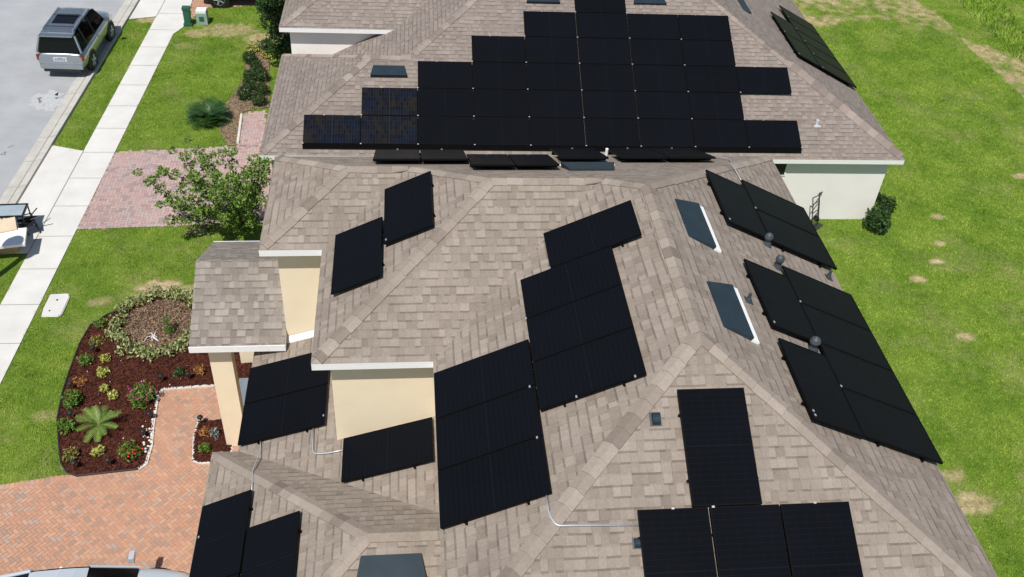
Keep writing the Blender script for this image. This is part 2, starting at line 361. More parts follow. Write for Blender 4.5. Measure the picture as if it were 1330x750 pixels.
def caps(mb,A,B,H,hw=.135,step=.27):
    A=Vector(A[:2]);B=Vector(B[:2]); L=(B-A).length; d=(B-A)/L; nrm=Vector((-d.y,d.x)); n=int(L/step); e=L/n
    for i in range(n):
        s0=A+d*(i*e-.0); s1=A+d*((i+1)*e+.02)
        if i==0: s0=A+d*(.13 if abs(H(A.x,A.y)-H(B.x,B.y))>.01 else 0)
        t=random.choice((.0,.12,.3,.45,.5,.55,.6,.7,.8,.95,1.))
        def q(c,off,h): 
            pt=c+nrm*off; return (pt.x,pt.y,H(pt.x,pt.y)+h)
        hi,lo=.028,.014
        j=random.uniform(-.008,.008)
        a0,a1,a2=q(s0,-hw+j,hi),q(s0,0,hi+.004),q(s0,hw+j,hi); b0,b1,b2=q(s1,-hw+j,lo),q(s1,0,lo+.004),q(s1,hw+j,lo)
        mb.poly([a0,b0,b1,a1],t); mb.poly([a1,b1,b2,a2],t)
        g=lambda z,k:(z[0],z[1],z[2]-k)
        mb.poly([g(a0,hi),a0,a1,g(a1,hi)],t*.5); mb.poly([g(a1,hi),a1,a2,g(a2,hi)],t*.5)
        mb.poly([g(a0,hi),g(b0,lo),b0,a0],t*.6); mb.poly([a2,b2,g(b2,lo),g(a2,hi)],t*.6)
cb=MB()
for a,b in ((SW,P0),(SE,P0),(NE,P1),(P0,P1),(C2,P3),(P3,P2),(C1,P5),(P5,P4),(P4,P3),(P2,P1),(NWc,P5)): caps(cb,a,b,Hnear)
cb.build('ridge_caps','cap',roof)
# lower roofs
XW=-W+OV; ynl=-2*h1+OV; ycn=yg+hg; ycs=yg-hg
lr=MB(); zL=lambda x:zl+pl*(x-xl)
yv=ycn-(zL(XW)-zg)/pg
rpoly(lr,[(xl,ynl,zl),(XW,ynl,zL(XW)),(XW,yv,zL(XW)),(xl,ycn,zl)],(1,0,0),(0,1,0),pl)
R_=(xg+hg,yg,zg+pg*hg); RX=(XW,yg,zg+pg*hg)
rpoly(lr,[(xg,ycn,zg),(xl,ycn,zg),(XW,yv,zL(XW)),RX,R_],(0,-1,0),(1,0,0),pg)
rpoly(lr,[(xg,ycn,zg),R_,(xg,ycs,zg)],(1,0,0),(0,1,0),pg)
rpoly(lr,[(xg,ycs,zg),R_,RX,(XW,ycs,zg)],(0,1,0),(1,0,0),pg)
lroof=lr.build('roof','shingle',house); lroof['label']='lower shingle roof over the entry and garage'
def Hg(x,y): return zg+pg*min(x-xg,y-ycs,ycn-y,hg)
cb=MB(); caps(cb,(xg,ycn),R_,Hg); caps(cb,(xg,ycs),R_,Hg); caps(cb,R_,(XW,yg),Hg); cb.build('ridge_caps','cap',lroof)
gper=[(xg,ycs),(XW,ycs),(XW,ynl),(xl,ynl),(xl,ycn),(xg,ycn)]
eaves(gper,zl-.004,house,'stucco')
# white flashing at the foot of the small upper wall
fl=MB(); xa=xw1+OV; xb_=xw2+OV; yf_=-2*h1+OV
fl.poly([(xa,yf_-.10,zL(xa)+.03),(xb_+.02,yf_-.10,zL(xb_)+.03),(xb_+.02,yf_-.012,zL(xb_)+.13),(xa,yf_-.012,zL(xa)+.13)])
fl.poly([(xa,yf_-.10,zL(xa)-.02),(xb_+.02,yf_-.10,zL(xb_)-.02),(xb_+.02,yf_-.10,zL(xb_)+.03),(xa,yf_-.10,zL(xa)+.03)])
fl.build('flashing','white',house)
# portico
zp,ysp,ypr=3.59,-3.47,-1.63; xpw,xpe=-9.19,-7.17; zpr=zp+.4816*(ypr-ysp); ynp=2*ypr-ysp
pr=MB(); rpoly(pr,[(xpw,ysp,zp),(xpe,ysp,zp),(xpe,ypr,zpr),(xpw,ypr,zpr)],(0,1,0),(1,0,0),p)
rpoly(pr,[(xpw,ypr,zpr),(xpe,ypr,zpr),(xpe,ynp,zp),(xpw,ynp,zp)],(0,-1,0),(1,0,0),p)
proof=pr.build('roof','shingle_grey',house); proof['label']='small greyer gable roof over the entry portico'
fa=MB(); fa.box((xpw-.01,ysp-.02,zp-FH),(xpe,ysp-.001,zp+.002)); fa.build('fascia','white',house)
fa=MB(); fa.box((xpw-.01,ynp,zp-FH),(xpe,ynp+.02,zp)); fa.build('fascia','white',house)
gb=MB()
for xx in (xpw+.25,xpe-.02):
    gb.poly([(xx,ysp+.05,zp-.17),(xx,ynp-.05,zp-.17),(xx,ypr,zpr-.06)]); 
gb.build('gable_wall','stucco',house)
for xx in (xpw,xpe):
    rk=MB()
    for ya,yb in ((ysp,ypr),(ynp,ypr)):
        rk.poly([(xx,ya,zp-FH),(xx,ya,zp-.003),(xx,yb,zpr-.003),(xx,yb,zpr-FH)])
    rk.build('rake_board','white',house)
so_=MB(); so_.box((xpw+.02,ysp+.001,zp-FH+.01),(xpe-.01,ynp-.001,zp-FH+.03)); so_.build('soffit','soffit',house)
for (x0,x1,y0,y1) in ((-8.90,-8.42,-3.17,-2.89),(-8.90,-8.42,-.38,-.08)):
    cb=MB(); cb.box((x0,y0,0),(x1,y1,zp-.42)); cb.build('column','stucco',house)
bm_=MB(); bm_.box((-8.93,-3.18,zp-.42),(xa-.002,-2.74,zp-FH+.008)); bm_.box((-8.93,-2.735,zp-.42),(-8.40,-.05,zp-FH+.008)); bm_.build('beam','stucco',house)
ew=MB(); ew.box((-8.2,-1.25,0),(xa-.003,-1.1,zp-.2)); ew.build('wall','stucco',house)
wf=MB(); wf.box((-8.16,-1.30,.05),(-7.25,-1.254,2.5)); wdo=wf.build('door','white',house)
wf=MB(); wf.box((-8.08,-1.33,.15),(-7.33,-1.303,2.4)); wf.build('pane','pane',wdo)
M['porch']=simple('porch_slate',(.17,.20,.235),.6,.12,4.)
pf_=MB(); pf_.box((-8.87,-3.12,0),(-7.2,-.98,.09)); pf_.build('porch_floor','porch',house)
# ------------------------------------------------------------------ roof fittings
kp=math.sqrt(1+p*p)
PL={'west':((-p,0,1),ze+p*W),'east':((p,0,1),ze+p*W),'south':((0,-p,1),ze-p*yS),'north':((0,p,1),ze),'w2':((-p,0,1),ze-p*xw2),
 'low':((-pl,0,1),zl-pl*xl),'gar':((-pg,0,1),zg-pg*xg),'gars':((0,-pg,1),zg-pg*ycs)}
def axes(kind):
    n=Vector(PL[kind][0]).normalized()
    u=Vector((-n.x,-n.y,0)).normalized(); u=(u-n*u.dot(n)).normalized(); x=u.cross(n); return x,u,n
def pk(kind,px,py,off=0.):
    n,c=PL[kind]; return onp(px,py,n,c+off*Vector(n).length)
def placed(o,kind,pt,spin=0):
    x,u,n=axes(kind); R=Matrix((x,u,n)).transposed()@Matrix.Rotation(spin,3,'Z'); mw=R.to_4x4(); mw.translation=pt; o.matrix_local=mw; return o
def slant_vent(name,kind,pt,L,D,par,h=.085):
    # wedge: high lip on the downslope edge, flush with the roof on the upslope edge
    a=L/2;b=D/2; mb=MB()
    T=[(-a,-b,h),(a,-b,h),(a-.10,b,.02),(-a+.10,b,.02)]; B=[(-a,-b,-.01),(a,-b,-.01),(a-.10,b,-.01),(-a+.10,b,-.01)]
    mb.poly(T); 
    for i in range(4):
        if i==0: continue
        j=(i+1)%4; mb.poly([B[i],B[j],T[j],T[i]])
    o=mb.build(name,'vent',par); placed(o,kind,pt)
    lip=MB(); lip.box((-a-.02,-b-(.15 if kind=='east' else .035),.0),(a+.02,-b-.003,.035)); lip.box((-a+.03,-b-.003,.036),(a-.03,-b+.012,h-.02)); l=lip.build('vent_screen','white' if kind!='gars' else 'vent',o)
    return o
def vq(kind,c1,c2,c3,c4,par=roof,nm='roof_vent'):
    P=[pk(kind,*c,.05) for c in (c1,c2,c3,c4)]; ctr=sum(P,Vector())/4-axes(kind)[2]*.05
    x,u,n=axes(kind); L=max(q.dot(x) for q in P)-min(q.dot(x) for q in P); D=max(q.dot(u) for q in P)-min(q.dot(u) for q in P)
    return slant_vent(nm,kind,ctr,min(L,1.5),min(max(D,.35),.62),par)
vq('east',(880,261),(905,263),(928,319),(897,306)); vq('east',(922,367),(948,369),(977,438),(943,424))
v=slant_vent('roof_vent','gars',pk('gars',508,743,.05),1.18,.55,lroof)
slant_vent('roof_vent','north',pk('north',766,218,.03),1.15,.55,roof)
def pipe(kind,px,py,r,h,mat,par,hz=0,cap=False):
    c=pk(kind,px,py,.0); mb=MB(); x,u,n=axes(kind)
    mb.tube([c-Vector((0,0,.05)),c+Vector((0,0,h))],r,12); 
    if cap: mb.lathe([(r*1.5,h-.02),(r*1.8,h+.03),(r*1.35,h+.085),(.01,h+.13)],c,14)
    o=mb.build('vent_pipe',mat,par,smooth=False)
    fb=MB(); q=.085; fb.poly([c+x*a+u*b+n*.012 for a,b in ((-q,-q),(q,-q),(q,q),(-q,q))]); fb.lathe([(r*1.9,.0),(r*1.15,.09)],c,12); fb.build('flashing','lead',o)
    return o
pipe('east',996,318,.05,.16,'lead',roof,cap=True); pipe('east',1010,348,.05,.18,'lead',roof,cap=True); pipe('east',1055,455,.055,.18,'lead',roof,cap=True)
pipe('east',972,391,.03,.16,'dark_metal',roof); pipe('east',1076,361,.03,.18,'dark_metal',roof)
def gooseneck(kind,px,py,s=1.):
    c=pk(kind,px,py); x,u,n=axes(kind); mb=MB()
    pr_=[]; 
    for k in range(9):
        t=math.pi*k/8; pr_.append(c+n*(.02+.13*s*math.sin(t)**.6)+u*(-.12*s*math.cos(t)))
    for a,b in zip(pr_,pr_[1:]): mb.poly([a-x*.075*s,a+x*.075*s,b+x*.075*s,b-x*.075*s])
    mb.poly([q-x*.075*s for q in reversed(pr_)]); mb.poly([q+x*.075*s for q in pr_])
    o=mb.build('roof_vent','vent',roof,smooth=False)
    fb=MB(); q=.12*s; fb.poly([c+x*a+u*b+n*.012 for a,b in ((-q,-q*1.2),(q,-q*1.2),(q,q*1.2),(-q,q*1.2))]); fb.build('flashing','dark_metal',o)
gooseneck('south',851,545,.75); gooseneck('south',827,706,.55)
def conduit(pts,r=.014,par=roof,mat='conduit'):
    mb=MB(); P=[pk(k,x,y,.045) for k,x,y in pts]
    Q=[P[0]]
    for i in range(1,len(P)-1):
        a,b,c=P[i-1],P[i],P[i+1]; d1=(a-b);d2=(c-b); e=min(.12,d1.length*.4,d2.length*.4)
        s,t=b+d1.normalized()*e,b+d2.normalized()*e
        for k in range(5):
            w_=k/4; Q.append(s*(1-w_)**2+b*2*w_*(1-w_)+t*w_*w_)
    Q.append(P[-1]); mb.tube(Q,r,8); mb.build('conduit',mat,par,smooth=True)
conduit([('west',709,640),('west',713,668),('south',722,683),('south',832,682)])
conduit([('low',407,555),('low',406,590),('low',425,589),('low',450,584)],par=lroof)
conduit([('low',338,572),('low',339,583),('gar',328,612),('gar',327,640)],.010,lroof)
conduit([('north',919,203),('north',947,206),('east',952,216),('east',966,240)],.012)
conduit([('west',546,213),('west',546,228)],.010)
# ------------------------------------------------------------------ solar panels
SP=[]
def solar(center,kind,w,h,label,group,mat='cells',skirt=False,parentm=None,clamps=(),feet=1,ax=None):
    """w along local x, h along local y (up the slope); long side decides the cell layout"""
    root=bpy.data.objects.new('solar_panel',None); C.objects.link(root); root.empty_display_size=.2
    tag(root,label,'solar panel',group)
    x,u,n=ax or axes(kind); R=Matrix((x,u,n)).transposed(); mw=R.to_4x4(); mw.translation=center
    if parentm is not None: mw=parentm@mw
    jz=random.uniform(-.002,.002); root.matrix_world=mw; a,b=w/2-.004,h/2-.004; t=.016
    fm=MB()
    fm.box((-a,-b,.10),(a,-b+t,.14+jz)); fm.box((-a,b-t,.10),(a,b,.14+jz)); fm.box((-a,-b+t,.10),(-a+t,b-t,.14+jz)); fm.box((a-t,-b+t,.10),(a,b-t,.14+jz))
    fm.build('frame','frame',root)
    gm=MB(); c_,d_=a-t,b-t; uv=[(0,0),(1,0),(1,1),(0,1)] if h>=w else [(0,0),(0,1),(1,1),(1,0)]
    gm.poly([(-c_,-d_,.135+jz),(c_,-d_,.135+jz),(c_,d_,.135+jz),(-c_,d_,.135+jz)],.5,uv); gm.poly([(-c_,-d_,.112),(-c_,d_,.112),(c_,d_,.112),(c_,-d_,.112)]); gm.build('glass',mat,root)
    if feet:
        for sx in (-1,1):
            q=MB(); xx=sx*w*.28
            if w>=h: q.box((xx-.015,-b-.02,.03),(xx+.015,b+.015,.10))
            else: q.box((-a-.015,xx*h/w-.015,.03),(a+.02,xx*h/w+.015,.10))
            q.build('rail','frame',root)
    if skirt:
        q=MB(); q.poly([(-w/2-.01,-b-.10,.01),(w/2+.01,-b-.10,.01),(w/2+.01,-b-.002,.13),(-w/2-.01,-b-.002,.13)]); q.box((-w/2-.01,-b-.13,.0),(w/2+.01,-b-.10,.02)); q.build('skirt','frame',root)
    for cx,cy in clamps:
        q=MB(); q.box((cx*a-.02,cy*b-.014,.138),(cx*a+.02,cy*b+.014,.15)); q.build('clamp','alu',root)
    return root
ordn=['first','second','third','fourth','fifth','sixth','seventh','eighth','ninth']
def nsolar(kind,s0,s1,y0,y1,label,group,**k):   # east/west-type planes: slope coordinate = x*k
    q={'low':pl,'gar':pg}.get(kind,p); kk=math.sqrt(1+q*q); x=(s0+s1)/2/kk; y=(y0+y1)/2; n,c=PL[kind]; z=c-n[0]*x-n[1]*y
    return solar((x,y,z),kind,abs(y1-y0),abs(s1-s0),label,group,**k)
a_,b_=1.0375,1.7597; gp='black solar panels on the near house roof'
# big staggered west array
nsolar('west',-2.13,-.38,-4.505,-5.548,'black panel alone at the far top step of the big staggered array',gp,clamps=((1,-1),))
for i in range(3):
    y0=-5.56-i*1.058; nsolar('west',-2.71,-.95,y0,y0-1.048,'upper-column panel of the big staggered array, '+['farthest of three','middle of three','nearest of three'][i],gp,clamps=((1,-1),) if i==0 else ((1,-.3),(1,.8)) if i==2 else ())
for i in range(3):
    y0=-7.11-i*1.068; nsolar('west',-4.485,-2.722,y0,y0-1.056,'lower-column panel of the big staggered array, '+['farthest of three','middle of three','nearest of three'][i],gp,clamps=((-1,.9),) if i else ())
nsolar('w2',-5.45,-4.41,-2.42,-4.24,'black panel by the far ridge, upper one of the pair between the two hips',gp,clamps=((.9,-.9),))
nsolar('w2',-6.53,-5.49,-3.33,-5.13,'black panel above the small beige wall, lower one of the pair between the two hips',gp)
nsolar('low',-8.25,-6.44,-3.86,-4.90,'farther of two black panels lying on the low roof beside the portico',gp,clamps=((.2,.95),))
nsolar('low',-8.25,-6.44,-4.92,-5.99,'nearer of two black panels lying on the low roof beside the portico',gp,clamps=((.6,.97),))
nsolar('low',-6.03,-4.26,-6.49,-7.53,'single black panel lying on the low roof at the foot of the larger beige wall',gp)
nsolar('gar',-9.19,-8.15,-7.47,-9.21,'black panel at the garage eave, farther-reaching one of the pair',gp,clamps=((-.2,-.9),))
nsolar('gar',-9.19,-8.15,-9.23,-10.97,'black panel at the garage eave, cut by the bottom edge of the photo',gp)
nsolar('gar',-8.12,-7.08,-8.33,-10.07,'black panel on the garage hip, upslope of the two eave panels',gp)
g2='black solar panels on the back slope of the near house'
def E(s0,s1,y0,y1,l,**k): nsolar('east',s0,s1,y0,y1,l,g2,**k)
E(1.72,2.75,-2.61,-4.40,'ridge-side black panel of the farthest back-slope array',clamps=((-.9,.9),))
E(2.762,4.51,-2.30,-3.35,'eave-side far black panel of the farthest back-slope array',clamps=((-1,1),))
E(2.762,4.51,-3.37,-4.43,'eave-side near black panel of the farthest back-slope array')
E(1.69,2.73,-5.57,-7.36,'black panel on the ridge side between the two dome vents of the back slope',clamps=((-.9,.9),))
E(1.69,2.73,-7.67,-9.47,'black panel on the ridge side nearest the camera on the back slope',clamps=((-.9,.9),(-.8,.9)))
for i in range(4):
    y0=-5.22-i*1.058; E(2.742,4.50,y0,y0-1.048,['first','second','third','last'][i]+' of four panels in a row along the back eave, counted from far',clamps=((-1,1),) if i in(0,2) else ())
def south(x0,y0,w,h,l,**k):
    y=y0-h/2/kp; x=x0+w/2; n,c=PL['south']; return solar((x,y,c+p*y),'south',w,h,l,'black solar panels on the camera-facing end of the near roof',**k)
south(-.5177,-9.02,a_,b_,'single upright black panel standing above the row of three at the near roof end')
for i in range(3):
    south(-1.3244+i*(a_+.015),-10.6125,a_-.004,b_,['left','middle','right'][i]+' panel of the row of three at the bottom of the near roof',clamps=((0 if i!=1 else -.9,1),))
def north(x0,x1,yt,l,**k):
    y=yt+b_/2/kp; x=(x0+x1)/2; return solar((x,y,ze-p*y),'north',x1-x0,b_,l,'black solar panels on the far slope behind the ridge',**k)
for (x0,x1,yt,l) in ((-5.22,-4.22,-1.42,'leftmost panel of the low strip behind the near ridge, with a pale glare'),(-4.20,-3.21,-1.42,'second panel from the left of the strip behind the near ridge'),
    (-3.19,-2.29,-2.28,'left panel of the pair set forward in the strip behind the ridge'),(-2.27,-1.37,-2.28,'right panel of the pair set forward, left of the blue vent'),
    (-1.15,-.10,-1.24,'single panel behind the blue vent in the strip beyond the ridge'),(.19,1.25,-1.20,'left panel of the pair at the right end of the strip beyond the ridge'),(1.27,2.33,-1.20,'rightmost panel of the strip beyond the ridge')):
    north(x0,x1,yt,l,clamps=((0,-1),))
# ------------------------------------------------------------------ far house
pf,zf,yf,xfe,xfw,fr=.507,2.5071,5.6467,10.9963,-8.8428,-.0153
fh=thing('neighbour_house','single-storey far house with grey-tan shingle roof, white walls and a large stepped solar array','house',(0,yf,0),fr)
fMat=Matrix.Translation((0,yf,0))@Matrix.Rotation(fr,4,'Z')
def LF(q): return fMat.inverted()@Vector(q)      # world -> far house frame
xmw=-7.6; wm=(xfe-xmw)/2; xm=(xfe+xmw)/2; Dp=26.; 
hf=3.2; zpk=zf+pf*wm
A=(xmw,0,zf);B=(xfe,0,zf);Cc=(xfe,Dp,zf);Dd=(xmw,Dp,zf);Q0=(xm,wm,zpk);Q1=(xm,Dp-wm,zpk)
fb=MB(); w1S=(xfw,0,zf); w1R=(xfw+hf,hf,zf+pf*hf); w1J=(xmw+hf,hf,zf+pf*hf); w1N=(xfw,2*hf,zf); w1I=(xmw,2*hf,zf)
rpoly(fb,[w1S,B,Q0,w1J,w1R],(0,1,0),(1,0,0),pf); rpoly(fb,[B,Cc,Q1,Q0],(-1,0,0),(0,1,0),pf)
rpoly(fb,[w1I,w1J,Q0,Q1,Dd],(1,0,0),(0,1,0),pf); rpoly(fb,[Cc,Dd,Q1],(0,-1,0),(1,0,0),pf)
rpoly(fb,[w1S,w1R,w1N],(1,0,0),(0,1,0),pf); rpoly(fb,[w1N,w1R,w1J,w1I],(0,-1,0),(1,0,0),pf)
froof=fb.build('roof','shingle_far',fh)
def Hf(x,y):
    a=min(x-xmw,xfe-x,y,Dp-y); b=min(x-xfw,y,2*hf-y,hf); return zf+pf*max(a,b)
eaves([w1S[:2],B[:2],Cc[:2],Dd[:2],w1I[:2],w1N[:2]],zf,fh,'stucco_white')
cb=MB()
for a,b in ((B,Q0),(w1S,w1R),(w1N,w1R),(w1R,w1J),(w1J,Q0),(Q0,Q1)): caps(cb,a,b,Hf)
cb.build('ridge_caps','cap_far',froof)
# raised wing with white fascia
zw=3.85; q=LF(at(362,36,zw)); q2=LF(at(520,40,zw)); xr=q.x; yr=q.y; hw=3.0; XE=1.0
rw=MB(); a=(xr,yr,zw);b=(XE,yr,zw);c=(XE,yr+2*hw,zw);d=(xr,yr+2*hw,zw);e=(xr+hw,yr+hw,zw+pf*hw);f=(XE,yr+hw,zw+pf*hw)
rpoly(rw,[a,b,f,e],(0,1,0),(1,0,0),pf); rpoly(rw,[a,e,d],(1,0,0),(0,1,0),pf); rpoly(rw,[d,e,f,c],(0,-1,0),(1,0,0),pf)
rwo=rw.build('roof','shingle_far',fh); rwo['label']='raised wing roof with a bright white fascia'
eaves([a[:2],b[:2],c[:2],d[:2]],zw,fh,'stucco_white')
cb=MB(); caps(cb,a,e,lambda x,y:zw+pf*min(x-xr,y-yr,yr+2*hw-y)); caps(cb,e,f,lambda x,y:zw+pf*min(x-xr,y-yr,yr+2*hw-y)); cb.build('ridge_caps','cap_far',rwo)
# small high window on the camera-facing wall
q=LF(onp(1013,212,(0,1,0),yf+.3)); wn_=MB(); wn_.box((q.x-.55,.27,1.72),(q.x+.22,.298,2.25)); wo=wn_.build('window','white',fh); wn_=MB(); wn_.box((q.x-.50,.262,1.77),(q.x+.17,.269,2.2)); wn_.build('pane','black',wo)
def faxes(kind):
    v={'s':(0,-pf,1),'e':(pf,0,1)}[kind]; n=Vector(v).normalized(); u=Vector((-n.x,-n.y,0)).normalized(); u=(u-n*u.dot(n)).normalized(); return u.cross(n),u,n
fs=.9509; af,bf=a_*fs,b_*fs; fax,fay=-7.563,5.9395-yf; kf=math.sqrt(1+pf*pf)
rows={0:(0,8),1:(1,7),2:(2,8),3:(3,7),4:(4,7),5:(5,5)}
rn=['bottom row','second row up','third row up','fourth row up','fifth row up','top row']
for j,(c0,c1) in rows.items():
    for i in range(c0,c1+1):
        x=fax+(i+.5)*(bf+.02)-.01; t=(j+.5)*(af+.015); y=fay+t/kf; z=zf+pf*y
        gl=(j==0 and i in (0,1)) or (j==1 and i==1)
        n_=c1-c0+1; k=i-c0
        pos='the only panel' if n_==1 else ordn[k]+' from left of '+['','','two','three','four','five','six','seven','eight','nine'][n_]
        cl=[(-1,-1)]
        if i==c1: cl.append((1,-1))
        if j==5 or (j+1) in rows and not (rows[j+1][0]<=i<=rows[j+1][1]): cl.append((-.3,1))
        o=solar((x,y,z),'s',bf+.012,af+.006,'far-roof black panel, %s, %s%s'%(rn[j],pos,', cell grid visible' if gl else ''),'landscape solar panels on the far roof',mat='cells_glint' if gl else 'cells',skirt=(j==0),parentm=fMat,clamps=cl,feet=0,ax=faxes('s'))
def fe(s0,s1,y0,y1,l): 
    x=(s0+s1)/2/kf; q=((y0+y1)/2)-yf; solar((x,q,zf+pf*(xfe-x)),'e',abs(y1-y0),abs(s1-s0),l,'solar panels on the back slope of the far roof',parentm=fMat,ax=faxes('e'),clamps=((-.9,.9),))
fe(9.50,10.50,9.95,11.62,'near panel of two on the ridge side of the far house back slope'); fe(9.50,10.50,11.64,13.3,'far panel of two on the ridge side of the far house back slope')
for i in range(5): fe(10.52,12.19,9.95+i*1.0,10.93+i*1.0,ordn[i]+' panel along the far house back eave, counted from the near corner')
def fvent(px,py,kind,L,D,mat='vent'):
    n,c={'s':((0,-pf,1),zf-pf*yf),'e':((pf,0,1),zf+pf*xfe),'w':((-pf,0,1),zf-pf*xmw)}[kind]; q=LF(onp(px,py,n,c)); x,u,nn=faxes(kind)
    a=L/2;b=D/2;h=.11; mb=MB(); T=[(-a,-b,h),(a,-b,h),(a-.08,b,.02),(-a+.08,b,.02)]; Bq=[(-a,-b,-.03),(a,-b,-.03),(a-.08,b,-.03),(-a+.08,b,-.03)]
    mb.poly(T); [mb.poly([Bq[i],Bq[(i+1)%4],T[(i+1)%4],T[i]]) for i in range(4)]
    o=mb.build('roof_vent',mat,froof); R=Matrix((x,u,nn)).transposed().to_4x4(); R.translation=q; o.matrix_local=R
fvent(505,93,'s',1.12,.42); fvent(705,-1,'s',1.1,.4); fvent(843,1,'s',1.1,.4); fvent(962,8,'e',1.1,.45)
q=LF(onp(1060,164,(0,-pf,1),zf-pf*yf)); pp=MB(); pp.tube([q,q+Vector((0,0,.22))],.05,10); pp.box((q.x-.11,q.y-.11,q.z-.02),(q.x+.11,q.y+.11,q.z+.05)); pp.build('vent_pipe','plate',froof)
# plumbing vent seen between the strip panels
pq=pk('north',787,204,.0); pp=MB(); pp.tube([pq-Vector((0,0,.05)),pq+Vector((0,0,.22))],.035,10); pp.build('vent_pipe','white',roof)
# ------------------------------------------------------------------ ground
def G(*pts): return [tuple(at(x,y)[:2]) for x,y in pts]
def inpoly(X,Y,poly):
    r=np.zeros(X.shape,bool); n=len(poly)
    for i in range(n):
        x0,y0=poly[i];x1,y1=poly[(i+1)%n]
        if y0==y1: continue
        c=((y0>Y)!=(y1>Y))&(X<(x1-x0)*(Y-y0)/(y1-y0)+x0); r^=c
    return r
def vnoise(X,Y,s,seed=0):
    r=np.random.default_rng(seed); T=r.random((64,64)); x=X/s;y=Y/s; xi=np.floor(x).astype(int);yi=np.floor(y).astype(int); fx=x-xi;fy=y-yi; fx=fx*fx*(3-2*fx);fy=fy*fy*(3-2*fy)
    g=lambda a,b:T[a%64,b%64]
    return (g(xi,yi)*(1-fx)+g(xi+1,yi)*fx)*(1-fy)+(g(xi,yi+1)*(1-fx)+g(xi+1,yi+1)*fx)*fy
# straight strips along the street: x as a linear function of y
def lin(p1,p2):
    a,b=at(*p1),at(*p2); k=(b.x-a.x)/(b.y-a.y); return lambda y:a.x+k*(y-a.y)
XG0=lin((7,248),(163,0)); XG1=lin((33,248),(182,0)); XS0=lin((107,200),(207,15)); XS1=lambda y:XS0(y)+1.03
Y0,Y1=-45.,110.
def strip(f0,f1,z,name,mat,y0=Y0,y1=Y1,lab=None):
    mb=MB(); mb.poly([(f0(y0),y0,z),(f1(y0),y0,z),(f1(y1),y1,z),(f0(y1),y1,z)]); return struct(mb.build(name,mat))
road=MB(); road.poly([(XG0(Y0)-9,Y0,.004),(XG0(Y0),Y0,.004),(XG0(Y1),Y1,.004),(XG0(Y1)-9,Y1,.004)]); struct(road.build('road','asphalt'))
XGm=lambda y:XG0(y)+(XG1(y)-XG0(y))*.55
kb=MB(); 
kb.poly([(XG0(Y0),Y0,.008),(XGm(Y0),Y0,.03),(XGm(Y1),Y1,.03),(XG0(Y1),Y1,.008)])
kb.poly([(XGm(Y0),Y0,.032),(XG1(Y0),Y0,.10),(XG1(Y1),Y1,.10),(XGm(Y1),Y1,.032)])
kb.poly([(XG1(Y0),Y0,.10),(XG1(Y0)+.02,Y0,.0),(XG1(Y1)+.02,Y1,.0),(XG1(Y1),Y1,.10)])
struct(kb.build('kerb','concrete_old'))
kj=MB(); 
kj.poly([(XGm(Y0)-.012,Y0,.036),(XGm(Y0)+.012,Y0,.04),(XGm(Y1)+.012,Y1,.04),(XGm(Y1)-.012,Y1,.036)])
for k in range(-6,34):
    y=k*1.5+.3; kj.poly([(XG0(y),y,.012),(XGm(y),y,.034),(XGm(y),y+.015,.034),(XG0(y),y+.015,.012)]); kj.poly([(XGm(y),y,.036),(XG1(y),y,.104),(XG1(y),y+.015,.104),(XGm(y),y+.015,.036)])
struct(kj.build('kerb_joints','joint'))
# sidewalk slab with joints
HS=.02
sw=MB(); sw.poly([(XS0(Y0),Y0,HS),(XS1(Y0),Y0,HS),(XS1(Y1),Y1,HS),(XS0(Y1),Y1,HS)])
yA0,yA1=at(70,330).y,at(90,197).y
yB0,yB1=at(190,22).y,60.
# aprons across the verge
ap=MB()
ap.poly([(XG1(yA0)+.02,yA0,HS+.004),(XS0(yA0)+.01,yA0,HS+.004),(XS0(yA1)+.01,yA1,HS+.004),(XG1(yA1)+.02,yA1+.35,HS+.004)])
ap.poly([(XG1(yB0)+.02,yB0-.3,HS+.004),(XS0(yB0)+.01,yB0,HS+.004),(XS0(yB1)+.01,yB1,HS+.004),(XG1(yB1)+.02,yB1,HS+.004)])
struct(ap.build('driveway_apron','concrete'))
# flare on the right side of the sidewalk near the utility boxes
fla=G((218,50),(238,36),(243,24),(250,0),(222,0)); ap=MB(); ap.poly([(x,y,HS+.003) for x,y in fla]); struct(ap.build('path','concrete'))
struct(sw.build('sidewalk','concrete'))
sj=MB()
for k in range(-10,40):
    y=at(130,199).y+k*1.55; sj.poly([(XS0(y),y,HS+.006),(XS1(y),y,HS+.006),(XS1(y),y+.018,HS+.006),(XS0(y),y+.018,HS+.006)])
for ya,yb in ((yA0,yA1),(yB0,yB1)): sj.poly([(XS0(ya)-.01,ya,HS+.008),(XS0(ya)+.012,ya,HS+.008),(XS0(yb)+.012,yb,HS+.008),(XS0(yb)-.01,yb,HS+.008)])
struct(sj.build('sidewalk_joints','joint'))
# paved areas
d0=at(105,298); far_drive=[(XS1(d0.y),d0.y),tuple(at(300,291)[:2]),(-7.5,at(300,291).y),(-8.6,9.0),tuple(at(338,192)[:2]),tuple(at(310,190)[:2]),tuple(at(235,194)[:2]),(XS1(at(153,198).y),at(153,198).y)]
walk=G((309,190),(316,148),(345,144),(345,192))
black_drive=G((248,26),(262,11),(330,8),(360,8),(360,-60),(252,-60))
drive=[(-22,-3.9-.55)]+G((0,632),(78,620),(182,609),(191,600),(198,555),(210,506),(262,502),(300,502))+[(-7.9,at(300,502).y),(-7.9,-13.),(-22,-13.)]
bed=G((247,396),(225,385),(195,386),(162,402),(140,410),(118,424),(104,448),(92,480),(82,510),(75,545),(77,580),(80,604),(88,616),(100,620),(180,611),(190,604),(197,580),(199,555),(205,515),(212,507),(262,503),(279,502))
bed=bed+[(-8.3,bed[-1][1]),(-8.3,bed[0][1])]
bed2=G((258,549),(290,546),(302,566),(300,600),(262,603),(251,600),(252,570))
